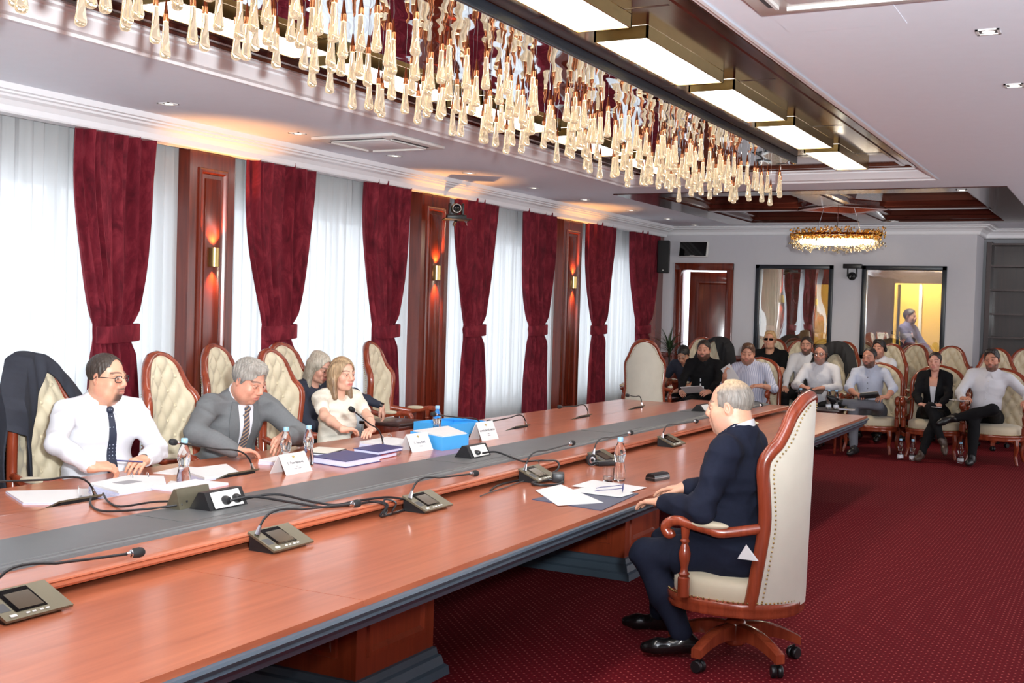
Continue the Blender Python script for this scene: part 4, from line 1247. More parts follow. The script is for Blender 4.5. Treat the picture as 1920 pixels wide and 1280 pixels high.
# ------------------------------------------------------------------ chairs
HW = [(.335, .325), (.60, .290), (.75, .276), (.90, .288), (.98, .297), (1.04, .292), (1.085, .264), (1.12, .232), (1.18, .198), (1.25, .164), (1.295, .124), (1.328, .072), (1.343, .0)]
LW = [(.36, .35), (.60, .33), (.80, .335), (.92, .33), (1.0, .29), (1.06, .22), (1.10, .13), (1.125, .0)]
def smooth_prof(W_):
    pts = catmull([(w, 0, z) for z, w in W_], 8)
    zs = np.array([p.z for p in pts]); ws = np.array([max(0, p.x) for p in pts])
    return zs, ws
def make_chair(kind, base):
    """kind high / low; base swivel / legs. local +Y is where the sitter looks"""
    high = kind == 'high'
    r = .295 if high else .60
    yb = -.305 if high else -.33
    zs, ws = smooth_prof(HW if high else LW)
    zt = zs[-1]; z0 = zs[0]
    def Wd(z): return float(np.interp(z, zs, ws))
    def P(s, z, off):
        th = s / r
        k = (r + off)
        return (k * math.sin(th), yb + r - k * math.cos(th) - .02 * (z - z0), z)
    px, pz = .135, .20
    def pillow(s, z):
        a = s / px + z / pz; c = s / px - z / pz
        return (abs(math.sin(PI * a)) * abs(math.sin(PI * c))) ** .45
    nu, nv = 34, 40
    def zq(v): return z0 + (zt - z0) * (1 - (1 - v) ** 1.6) if v < 1 else zt
    def inner(u, v):
        z = zq(v); w = Wd(z); q = 2 * u - 1; s = q * w
        fade = (1 - abs(q) ** 6) * (1 - v ** 14)
        return P(s, z, -(.012 + fade * (.016 + .040 * pillow(s, z))))
    def outer(u, v):
        z = zq(v); w = Wd(z); q = 2 * u - 1
        return P(q * w, z, .022 + .008 * (1 - q * q))
    t = thing('armchair', 'chair', 'chair')
    MB().grid(inner, nu, nv).build('tufted_back', 'cream', t, smooth=70)
    MB().grid(outer, 20, 26).build('outer_back', 'cream_pale', t, smooth=70)
    b = MB()
    for i in range(-9, 10):
        for j in range(-20, 20):
            if (i + j) % 2: continue
            s = i * px / 2; z = .0 + j * pz / 2
            z = z + math.ceil((z0 + .1 - z) / (pz * 40)) * 0
            if z0 + .08 < z < zt - .07 and abs(s) < Wd(z) - .05:
                b.ball(P(s, z, -.034), .013, 7, 5)
    o = b.build('tuft_buttons', 'cream', t); o['kind'] = 'stuff'
    # frame along the outline
    out = []
    for k in range(len(zs)): out.append((ws[k], zs[k]))
    pts = [P(w, z, .004) for w, z in out] + [P(-w, z, .004) for w, z in out[::-1][1:]]
    MB().tube(pts, .033, 10, flat=.85).build('back_frame', 'chair_wood', t, smooth=60)
    b = MB()
    for sg in (-1, 1):
        acc = 0; last = None
        for z in np.linspace(z0 + .03, zt - .02, 400):
            w2 = max(0, Wd(z) - .042)
            p0 = Vector(P(sg * w2, z - .012, .030))
            if last is not None: acc += (p0 - last).length
            last = p0
            if acc < .021: continue
            acc = 0
            for off in (.030, -.020):
                b.ball(P(sg * w2, z - .012, off), .0055, 5, 3)
    o = b.build('nail_trim', 'brass', t, smooth=60); o['kind'] = 'stuff'
    # seat
    def outline(k, n=40):
        res = []
        for i in range(n):
            a = 2 * PI * i / n
            c, s_ = math.cos(a), math.sin(a)
            ex_ = 2 / 2.6 if s_ > 0 else 2 / 2.15
            x = (.305 if high else .325) * k * math.copysign(abs(c) ** ex_, c); y = (.315 if s_ > 0 else .318) * k * math.copysign(abs(s_) ** ex_, s_)
            res.append((x, y))
        return res
    def stackup(levels, mat, nm):
        V = []; F = []; n = 40
        for k, z in levels: V += [(x, y, z) for x, y in outline(k)]
        for i in range(len(levels) - 1):
            for q in range(n):
                q2 = (q + 1) % n
                F.append((i * n + q, i * n + q2, (i + 1) * n + q2, (i + 1) * n + q))
        F.append(tuple((len(levels) - 1) * n + q for q in range(n))); F.append(tuple(range(n - 1, -1, -1)))
        return MB().add(V, F).build(nm, mat, t, smooth=50)
    stackup([(.94, .355), (.95, .38), (.95, .42), (.92, .445), (.84, .46), (.66, .47), (.3, .475)], 'cream', 'seat')
    stackup([(.98, .285), (1.03, .29), (1.045, .305), (1.03, .318), (1.05, .33), (1.05, .352), (1.03, .358)], 'chair_wood', 'seat_rail')
    b = MB()
    for x, y in outline(1.03, 90): b.ball((x, y, .364), .0062, 5, 3)
    o = b.build('seat_nails', 'brass', t, smooth=60); o['kind'] = 'stuff'
    # arms
    ax = .325 if high else .36
    for sg in (-1, 1):
        st = P(sg * Wd(.74) * .98, .72, .0)
        pts = catmull([st, (sg * (ax - .01), -.02, .69), (sg * ax, .05, .70), (sg * ax, .14, .715), (sg * ax, .20, .725), (sg * ax, .245, .715), (sg * ax, .268, .685), (sg * ax, .25, .655), (sg * ax, .225, .665)], 5)
        MB().tube(pts, [.026] * (len(pts) - 8) + [.026, .026, .025, .024, .023, .022, .02, .018], 10).build('arm', 'chair_wood', t, smooth=60)
        MB().ball((sg * ax, .055, .722), (.034, .105, .020), 14, 8).build('arm_pad', 'cream', t)
        MB().lathe([(.03, .36), (.03, .45), (.022, .455), (.028, .47), (.019, .48), (.018, .50), (.028, .545), (.030, .57), (.022, .60), (.016, .615), (.024, .63), (.017, .64), (.02, .66), (.024, .705)], 14, (sg * (ax - .012), .17, 0)).build('arm_post', 'chair_wood', t)
    if base == 'swivel':
        MB().lathe([(.025, .20), (.025, .29), (.09, .287), (.09, .295)], 16).build('gas_lift', 'black_plastic', t)
        MB().lathe([(.045, .08), (.055, .09), (.055, .19), (.045, .205), (.03, .215), (.03, .23)], 18).build('hub', 'chair_wood', t)
        for k in range(5):
            a = 2 * PI * k / 5 + .35
            V = []
            n = 7
            secs = []
            for i in range(n):
                q = i / (n - 1); rr_ = .03 + .31 * q
                zc = .150 + .02 * math.sin(q * PI) - .055 * q ** 1.5; hh = .042 * (1 - .45 * q); ww = .032 - .006 * q
                if i == n - 1: zc += .0
                for du, dz in ((-ww, -hh), (ww, -hh), (ww, hh * .8), (ww * .5, hh), (-ww * .5, hh), (-ww, hh * .8)):
                    V.append((rr_ * math.cos(a) - du * math.sin(a), rr_ * math.sin(a) + du * math.cos(a), zc + dz))
            F = []
            for i in range(n - 1):
                for q in range(6):
                    F.append((i * 6 + q, i * 6 + (q + 1) % 6, (i + 1) * 6 + (q + 1) % 6, (i + 1) * 6 + q))
            F += [tuple(range(5, -1, -1)), tuple((n - 1) * 6 + q for q in range(6))]
            lg = MB().add(V, F).build('base_leg', 'chair_wood', t, smooth=35)
            c = MB()
            cxx, cyy = .315 * math.cos(a), .315 * math.sin(a)
            c.tube([(cxx, cyy, .07), (cxx, cyy, .045)], .008, 6)
            for sd in (-1, 1):
                q = MB().lathe([(.008, -.012), (.026, -.012), (.031, -.006), (.031, .006), (.026, .012), (.008, .012)], 14, axis='x')
                aa = a + 1.2 + k
                q.v = [((x + sd * .016) * math.cos(aa) - y * math.sin(aa) + cxx, (x + sd * .016) * math.sin(aa) + y * math.cos(aa) + cyy, z + .031) for x, y, z in q.v]
                c.add(q.v, q.f)
            c.build('caster', 'black_plastic', lg)
    else:
        for sx in (-1, 1):
            for sy in (-1, 1):
                x, y = sx * .27, (.22 if sy > 0 else -.24)
                pts = catmull([(x, y, .30), (x * 1.04, y * 1.05, .22), (x * 1.0, y * 1.0, .12), (x * 1.06, y * 1.1, .03), (x * 1.1, y * 1.15, .0)], 4)
                n = len(pts)
                MB().tube(pts, [.034 - .016 * min(1, i / (n * .7)) for i in range(n)], 8).build('leg', 'chair_wood', t)
    return t

hi = make_chair('high', 'swivel')
HI_USED = [False]; 
def chair(proto, used, x, y, rz, lab, grp):
    if not used[0]:
        used[0] = True; o = proto
        o.location = (x, y, 0); o.rotation_euler = (0, 0, R_(rz)); o['label'] = lab; o['group'] = grp
        return o
    return dup(proto, (x, y, 0), R_(rz), lab, grp)
lo = make_chair('low', 'legs'); LO_USED = [False]
GH, GL = 'high-backed tufted armchairs', 'low arched armchairs of the front audience row'
def high(x, y, rz, lab): return chair(hi, HI_USED, x, y, rz, lab, GH)
def low(x, y, rz, lab): return chair(lo, LO_USED, x, y, rz, lab, GL)
fgc = high(-1.69, 5.70, 90, 'cream tufted swivel armchair under the bald man in navy suit')
high(-5.27, 4.70, -84, 'tufted armchair under the dark suit jacket, behind man in white shirt')
high(-5.42, 5.86, -84, 'tufted armchair behind the man in grey suit, just left of him')
high(-5.42, 7.00, -84, 'tufted armchair behind the blonde woman in white blouse')
high(-6.22, 7.28, -84, 'tufted armchair against window wall below first lit sconce')
high(-6.22, 8.05, -97, 'tufted armchair against window wall holding the woman in dark top')
high(-6.15, 9.40, -80, 'empty tufted armchair by the window, seat and both arms showing')
high(-5.72, 14.75, 16, 'pale armchair seen from behind, beside the potted plant')
high(-5.72, 16.75, 180, 'tufted armchair holding the dark haired man bent over his hands')
high(-5.30, 16.15, 176, 'tufted armchair behind bearded man in black shirt with badge')
high(-4.84, 17.62, 180, 'tufted armchair holding the fair haired man in sunglasses')
high(-4.38, 17.5, 186, 'tufted armchair of the bearded man below the left booth window')
high(-3.60, 16.15, 178, 'tufted armchair with black jacket over it, under man with headphones')
high(-3.78, 17.6, 180, 'empty tufted armchair between the two booth windows')
high(-3.08, 17.35, 176, 'tufted armchair of the headphone wearer in the rear row')
high(-2.86, 17.95, 170, 'empty tufted armchair under the yellow booth window')
high(-2.24, 17.4, 180, 'empty tufted armchair behind the woman in black blazer')
high(-1.60, 17.15, 184, 'empty tufted armchair behind the man in white shirt at far end')
high(-1.30, 17.95, 180, 'rearmost tufted armchair before the bookcase, cut by picture edge')
low(-4.52, 15.52, 172, 'low arched armchair under the man in pale striped shirt')
low(-2.92, 15.62, 178, 'low arched armchair under the man in grey trousers')
low(-2.15, 15.62, 180, 'low arched armchair under the woman in black blazer')
low(-1.42, 15.55, 176, 'low arched armchair under the man in white shirt, legs crossed')

# jackets hung over chair backs
M['jacket_dark'] = plain('jacket_dark', rgb(30, 33, 44), .8, var=.12, scale=30, bump=.1)
M['jacket_black'] = plain('jacket_black', rgb(20, 20, 24), .8, var=.12, scale=30)
def hung_jacket(x, y, rz, lab, mat, side=1, low=.34, full=.45, short=.10):
    r, yb = .295, -.305
    def P(s, z, off):
        th = s / r; k = r + off
        return (k * math.sin(th), yb + r - k * math.cos(th), z)
    def zt(s): return 1.385 - .28 * (abs(s) / .31) ** 2.2
    def fn(u, v):
        s = (2 * u - 1) * .37
        top = zt(s)
        a = max(0.0, min(1.0, (side * s + .04) / .19))
        ind = short + (full - short) * a
        f = .010 * math.sin(s * 52 + 3 * v) + .006 * math.sin(s * 75 - 5 * v)
        if v < .3:
            q = v / .3
            return P(s * .98, top - ind * (1 - q) + .012 * q, -.088 + .04 * q * q + f * .5)
        q = (v - .3) / .7
        w = 1 + .12 * q
        z = top + .012 - (top - low) * q
        return P(s * w, z, .066 + .03 * math.sin(PI * min(1, q * 1.4)) + f * (.4 + q))
    m = MB().grid(fn, 44, 40)
    o = m.build('hung_jacket', mat, smooth=60)
    sm = o.modifiers.new('cloth_thickness', 'SOLIDIFY'); sm.thickness = .008
    o.location = (x, y, 0); o.rotation_euler = (0, 0, R_(rz))
    return tag(o, lab, 'jacket')
hung_jacket(-5.27, 4.70, -84, 'dark navy suit jacket draped over the leftmost armchair', 'jacket_dark', 1)
hung_jacket(-3.60, 16.15, 178, 'black jacket draped over the headphone man\'s armchair', 'jacket_black', 1, .5, .2, .16)
hung_jacket(-5.30, 16.15, 176, 'black jacket draped round the armchair of bearded man with badge', 'jacket_black', -1, .5, .42, .05)

# side tables with their things
def side_table(x, y, rz, w, d, h, lab):
    t = thing('side_table', lab, 'side table', (x, y, 0), R_(rz), 'dark wooden side tables')
    MB().cbox(-w / 2, w / 2, -d / 2, d / 2, h - .03, h, .006).build('table_top', 'dark_shelf', t)
    MB().cbox(-w / 2 + .03, w / 2 - .03, -d / 2 + .03, d / 2 - .03, h - .13, h - .03, .004).build('drawer_box', 'mahogany', t)
    for sx in (-1, 1):
        for sy in (-1, 1):
            MB().tube([(sx * (w / 2 - .05), sy * (d / 2 - .05), h - .1), (sx * (w / 2 - .05), sy * (d / 2 - .05), 0)], [.022, .015], 8).build('leg', 'mahogany', t)
    return t
side_table(-5.86, 15.35, 0, .66, .45, .545, 'dark side table behind the far left table corner with red folder')
side_table(-3.50, 15.15, 0, .62, .45, .555, 'dark side table right of the balding man\'s chair, holding two bottles')
GT = 'water bottles among the audience'
bottle(-6.10, 15.25, .545, 'water bottle on the side table before the pale rear-facing chair', GT, 1.1)
bottle(-3.36, 15.08, .555, 'left one of two close bottles on the audience side table', GT, 1.1, True)
bottle(-3.27, 15.10, .555, 'right one of two close bottles on the audience side table', GT, 1.1, True)
bottle(-3.70, 15.0, .555, 'water bottle on audience side table, hidden mostly by chair top', GT, 1.1, True)
bottle(-2.44, 14.97, 0, 'water bottle standing on the red carpet by the chair legs, left of its pair', GT, 1.15, True)
bottle(-2.30, 14.98, 0, 'water bottle standing on the red carpet by the woman\'s shoe, right of its pair', GT, 1.15, True)
bottle(-1.76, 15.10, 0, 'water bottle standing alone on carpet by man with crossed legs', GT, 1.15, True)
stack('red_folder', rect(-5.84, 15.25, .22, .30, 80), .545, .045, 'red covered folder of papers on the left side table', 'red_cover', 3)
book(rect(-3.12, 15.12, .14, .2, 70), .555, .02, 'cream', 'pale notebook beside the two audience bottles', 'notebook')
# ------------------------------------------------------------------ people: implicit surfaces meshed with surface nets
BIG = .35
class Field:
    def __init__(s):
        s.p = []
    def cap(s, a, b, ra, rb=None, k=.02, op='u', flat=None):
        s.p.append(('cap', np.array(a, float), np.array(b, float), ra, ra if rb is None else rb, k, op, flat)); return s
    def ell(s, c, r, k=.02, op='u', R=None):
        s.p.append(('ell', np.array(c, float), np.array(r, float), R, None, k, op, None)); return s
    def bounds(s):
        lo = np.full(3, 9e9); hi = -lo
        for q in s.p:
            if q[6] != 'u': continue
            a, b = s._bb(q); lo = np.minimum(lo, a); hi = np.maximum(hi, b)
        return lo, hi
    def _bb(s, q):
        if q[0] == 'cap':
            r = max(q[3], q[4]); return np.minimum(q[1], q[2]) - r, np.maximum(q[1], q[2]) + r
        m = q[2].max() if q[3] is not None else q[2]
        return q[1] - m, q[1] + m
    def prim(s, q, X, Y, Z):
        if q[0] == 'cap':
            a, b, ra, rb = q[1:5]
            ab = b - a; L2 = ab @ ab + 1e-12
            t = ((X - a[0]) * ab[0] + (Y - a[1]) * ab[1] + (Z - a[2]) * ab[2]) / L2
            t = np.clip(t, 0, 1)
            d = np.sqrt((X - a[0] - ab[0] * t) ** 2 + (Y - a[1] - ab[1] * t) ** 2 + (Z - a[2] - ab[2] * t) ** 2)
            return d - (ra + (rb - ra) * t)
        c, r, R = q[1:4]
        x, y, z = X - c[0], Y - c[1], Z - c[2]
        if R is not None:
            x, y, z = (R[0, 0] * x + R[1, 0] * y + R[2, 0] * z, R[0, 1] * x + R[1, 1] * y + R[2, 1] * z, R[0, 2] * x + R[1, 2] * y + R[2, 2] * z)
        k0 = np.sqrt((x / r[0]) ** 2 + (y / r[1]) ** 2 + (z / r[2]) ** 2) + 1e-9
        k1 = np.sqrt((x / r[0] ** 2) ** 2 + (y / r[1] ** 2) ** 2 + (z / r[2] ** 2) ** 2) + 1e-9
        return k0 * (k0 - 1) / k1
    def eval_pts(s, P):
        X, Y, Z = P[:, 0], P[:, 1], P[:, 2]
        d = np.full(len(P), BIG)
        for q in s.p: d = s._comb(d, s.prim(q, X, Y, Z), q)
        return d
    def _comb(s, d, e, q):
        k = q[5]
        if q[6] == 'u':
            h = np.maximum(k - np.abs(d - e), 0) / k
            return np.minimum(d, e) - h * h * k * .25
        h = np.maximum(k - np.abs(d + e), 0) / k
        return np.maximum(d, -e) + h * h * k * .25
    def grid(s, axes):
        xs, ys, zs = axes
        D = np.full((len(xs), len(ys), len(zs)), BIG, np.float32)
        for q in s.p:
            a, b = s._bb(q); pad = q[5] + .03
            i0, i1 = np.searchsorted(xs, (a[0] - pad, b[0] + pad)); j0, j1 = np.searchsorted(ys, (a[1] - pad, b[1] + pad)); k0, k1 = np.searchsorted(zs, (a[2] - pad, b[2] + pad))
            if i1 <= i0 or j1 <= j0 or k1 <= k0: continue
            X = xs[i0:i1, None, None]; Y = ys[None, j0:j1, None]; Z = zs[None, None, k0:k1]
            sl = (slice(i0, i1), slice(j0, j1), slice(k0, k1))
            D[sl] = s._comb(D[sl], s.prim(q, X, Y, Z), q)
        return D
def axis_for(lo, hi, coarse, fine=()):
    """coordinates with finer spacing inside the given zones"""
    out = [lo]
    while out[-1] < hi:
        h = coarse
        for a, b, f in fine:
            if a - coarse < out[-1] < b: h = min(h, f)
        out.append(out[-1] + h)
    return np.array(out)
def surfnet(D, axes):
    ins = D < 0
    n0, n1, n2 = D.shape
    c = np.zeros((n0 - 1, n1 - 1, n2 - 1), np.uint8)
    offs = [(i, j, k) for i in (0, 1) for j in (0, 1) for k in (0, 1)]
    for i, j, k in offs: c += ins[i:n0 - 1 + i, j:n1 - 1 + j, k:n2 - 1 + k]
    idx = np.argwhere((c > 0) & (c < 8))
    if len(idx) == 0: return np.zeros((0, 3)), np.zeros((0, 4), int)
    ids = np.full(c.shape, -1, np.int32); ids[idx[:, 0], idx[:, 1], idx[:, 2]] = np.arange(len(idx))
    acc = np.zeros((len(idx), 3)); cnt = np.zeros(len(idx))
    for a in offs:
        for ax in range(3):
            if a[ax]: continue
            b = list(a); b[ax] = 1
            da = D[idx[:, 0] + a[0], idx[:, 1] + a[1], idx[:, 2] + a[2]]; db = D[idx[:, 0] + b[0], idx[:, 1] + b[1], idx[:, 2] + b[2]]
            m = (da < 0) != (db < 0)
            t = np.where(m, da / np.where(m, da - db, 1), 0)
            p = np.array(a, float)[None, :].repeat(len(idx), 0); p[:, ax] = t
            acc += p * m[:, None]; cnt += m
    g = idx + acc / cnt[:, None]
    V = np.stack([np.interp(g[:, i], np.arange(len(axes[i])), axes[i]) for i in range(3)], 1)
    F = []
    for ax in range(3):
        u, w = [(1, 2), (2, 0), (0, 1)][ax]
        s0 = [slice(None)] * 3; s1 = [slice(None)] * 3
        s0[ax] = slice(0, -1); s1[ax] = slice(1, None)
        e = np.argwhere(ins[tuple(s0)] != ins[tuple(s1)])
        e = e[(e[:, u] > 0) & (e[:, w] > 0) & (e[:, u] < D.shape[u] - 1) & (e[:, w] < D.shape[w] - 1)]
        du = np.zeros(3, int); du[u] = 1; dw = np.zeros(3, int); dw[w] = 1
        q = [e - du - dw, e - dw, e, e - du]
        f = np.stack([ids[x[:, 0], x[:, 1], x[:, 2]] for x in q], 1)
        inside = ins[e[:, 0], e[:, 1], e[:, 2]]
        f[~inside] = f[~inside][:, ::-1]
        F.append(f)
    F = np.concatenate(F)
    return V, F[(F >= 0).all(1)]
def relax(V, F, it=1, w=.5):
    E = np.concatenate([F[:, [0, 1]], F[:, [1, 2]], F[:, [2, 3]], F[:, [3, 0]]])
    for _ in range(it):
        A = np.zeros_like(V); n = np.zeros(len(V))
        np.add.at(A, E[:, 0], V[E[:, 1]]); np.add.at(n, E[:, 0], 1)
        np.add.at(A, E[:, 1], V[E[:, 0]]); np.add.at(n, E[:, 1], 1)
        V = V + w * (A / np.maximum(n, 1)[:, None] - V)
    return V
def np_obj(name, V, F, mat, parent, cols=None):
    me = bpy.data.meshes.new(name)
    me.vertices.add(len(V)); me.vertices.foreach_set('co', V.astype(np.float32).ravel())
    me.loops.add(F.size); me.loops.foreach_set('vertex_index', F.astype(np.int32).ravel())
    me.polygons.add(len(F)); me.polygons.foreach_set('loop_start', np.arange(0, F.size, 4, dtype=np.int32))
    me.update(calc_edges=True); me.validate()
    if cols is not None:
        at = me.color_attributes.new('tint', 'FLOAT_COLOR', 'POINT')
        c4 = np.ones((len(V), 4), np.float32); c4[:, :3] = cols
        at.data.foreach_set('color', c4.ravel())
    me.materials.append(M[mat] if isinstance(mat, str) else mat)
    me.shade_smooth()
    o = bpy.data.objects.new(name, me); COL.objects.link(o); o.parent = parent
    return o
def fold(V, amp, sc, seed):
    """cloth folds as a displacement field sampled at points"""
    r = np.random.default_rng(seed); d = np.zeros(len(V))
    for i in range(7):
        k = r.normal(size=3); k /= np.linalg.norm(k); k[2] *= 1.5
        ph = r.uniform(0, 6)
        w = np.sin(V @ (r.normal(size=3) * sc * .25) + r.uniform(0, 6))
        q = 1 - 1.6 * np.abs(np.sin(V @ k * sc * r.uniform(.45, 1.1) + ph + 1.3 * w))
        d += q * np.clip(.25 + .75 * w, 0, 1)
    return amp * d / 2.0
def mesh_field(f, res, fine=((), (), ()), name='', mat=None, parent=None, folds=None, cut=None, smooth=1, cols=None):
    lo, hi = f.bounds(); pad = 3 * res
    axes = [axis_for(lo[i] - pad, hi[i] + pad, res, fine[i]) for i in range(3)]
    D = f.grid(axes)
    if cut is not None:
        D = cut(D, axes)
    V, F = surfnet(D, axes)
    if smooth: V = relax(V, F, smooth)
    if folds:
        n = np.zeros_like(V); a = V[F[:, 2]] - V[F[:, 0]]; b = V[F[:, 3]] - V[F[:, 1]]; fn = np.cross(a, b)
        for i in range(4): np.add.at(n, F[:, i], fn)
        n /= np.linalg.norm(n, axis=1)[:, None] + 1e-9
        V = V + n * fold(V, *folds)[:, None]
    return np_obj(name, V, F, mat, parent, cols(V) if cols else None)

def attr_mat(name, rough, noise=(60, .06), sss=0.0, stretch=None, bumpy=0.0):
    t = NT(name)
    a = t.n('ShaderNodeAttribute', attribute_name='tint')
    v = t.coord(stretch or (1, 1, 1))
    f = t.noise(v, noise[0], 3)
    mx = t.n('ShaderNodeMix', data_type='RGBA', blend_type='MULTIPLY')
    mx.inputs['Factor'].default_value = 1.0
    t.l(a.outputs['Color'], mx.inputs['A'])
    t.l(t.ramp(f, [(.3, (1 - noise[1],) * 3 + (1,)), (.7, (1 + noise[1],) * 3 + (1,))]), mx.inputs['B'])
    t.l(mx.outputs['Result'], t.b.inputs['Base Color'])
    t.set(Roughness=rough)
    if sss:
        t.b.inputs['Subsurface Weight'].default_value = sss
        t.b.inputs['Subsurface Radius'].default_value = (.012, .005, .003)
        t.b.inputs['Subsurface Scale'].default_value = 1.0
    if bumpy: t.bump(f, bumpy, .004)
    return t.m
M['skin'] = attr_mat('skin', .45, (90, .04))
M['hair'] = attr_mat('hair', .5, (90, .32), stretch=(1, 1, .12), bumpy=.4)
M['eye_white'] = plain('eye_white', rgb(226, 220, 216), .2, var=.01)
M['iris'] = plain('iris', rgb(58, 44, 36), .15)
M['shirt_white'] = plain('shirt_white', rgb(216, 216, 222), .7, var=.02, scale=20, bump=.04)
M['shirt_pale'] = plain('shirt_pale', rgb(190, 196, 214), .75, var=.04, scale=40)
M['navy_suit'] = plain('navy_suit', rgb(25, 29, 45), .85, var=.10, spec=.2, scale=60)
M['grey_suit'] = plain('grey_suit', rgb(104, 106, 108), .78, var=.06, scale=80)
M['black_cloth'] = plain('black_cloth', rgb(18, 18, 21), .85, spec=.2, var=.15, scale=40)
M['navy_cloth'] = plain('navy_cloth', rgb(34, 38, 54), .8, var=.1, scale=40)
M['grey_trouser'] = plain('grey_trouser', rgb(98, 100, 108), .8, var=.06, scale=60)
M['cream_blouse'] = plain('cream_blouse', rgb(226, 219, 204), .8, var=.05, scale=120, bump=.6, bscale=220)
M['lapel_grey'] = plain('lapel_grey', rgb(96, 98, 100), .75, var=.05, scale=80)
M['badge_card'] = plain('badge_card', rgb(224, 228, 234), .35, var=.05)
def _striped(name, c1, c2, sc, rot):
    t = NT(name); w = t.n('ShaderNodeTexWave'); w.inputs['Scale'].default_value = sc; w.bands_direction = 'X'
    t.l(t.coord((1, 1, 1), rot), w.inputs['Vector'])
    t.l(t.ramp(w.outputs['Fac'], [(.5, c1), (.8, c2)]), t.b.inputs['Base Color']); t.set(Roughness=.75); return t.m
M['shirt_striped'] = _striped('shirt_striped', rgb(206, 206, 220), rgb(160, 166, 192), 14, (0, 0, 0))
M['tie_striped'] = _striped('tie_striped', rgb(70, 72, 86), rgb(168, 138, 108), 16, (0, R_(52), 0))
def _dotted():
    t = NT('tie_dotted'); vo = t.n('ShaderNodeTexVoronoi'); vo.inputs['Scale'].default_value = 55; vo.inputs['Randomness'].default_value = 0
    t.l(t.coord(), vo.inputs['Vector'])
    t.l(t.ramp(vo.outputs['Distance'], [(.14, rgb(190, 200, 215)), (.2, rgb(36, 42, 60))]), t.b.inputs['Base Color']); t.set(Roughness=.5); return t.m
M['tie_dotted'] = _dotted()

def Rx(a): c, s = math.cos(a), math.sin(a); return np.array([[1, 0, 0], [0, c, -s], [0, s, c]])
def Ry(a): c, s = math.cos(a), math.sin(a); return np.array([[c, 0, s], [0, 1, 0], [-s, 0, c]])
def Rz(a): c, s = math.cos(a), math.sin(a); return np.array([[c, -s, 0], [s, c, 0], [0, 0, 1]])
def nrm(v): v = np.array(v, float); return v / (np.linalg.norm(v) + 1e-9)

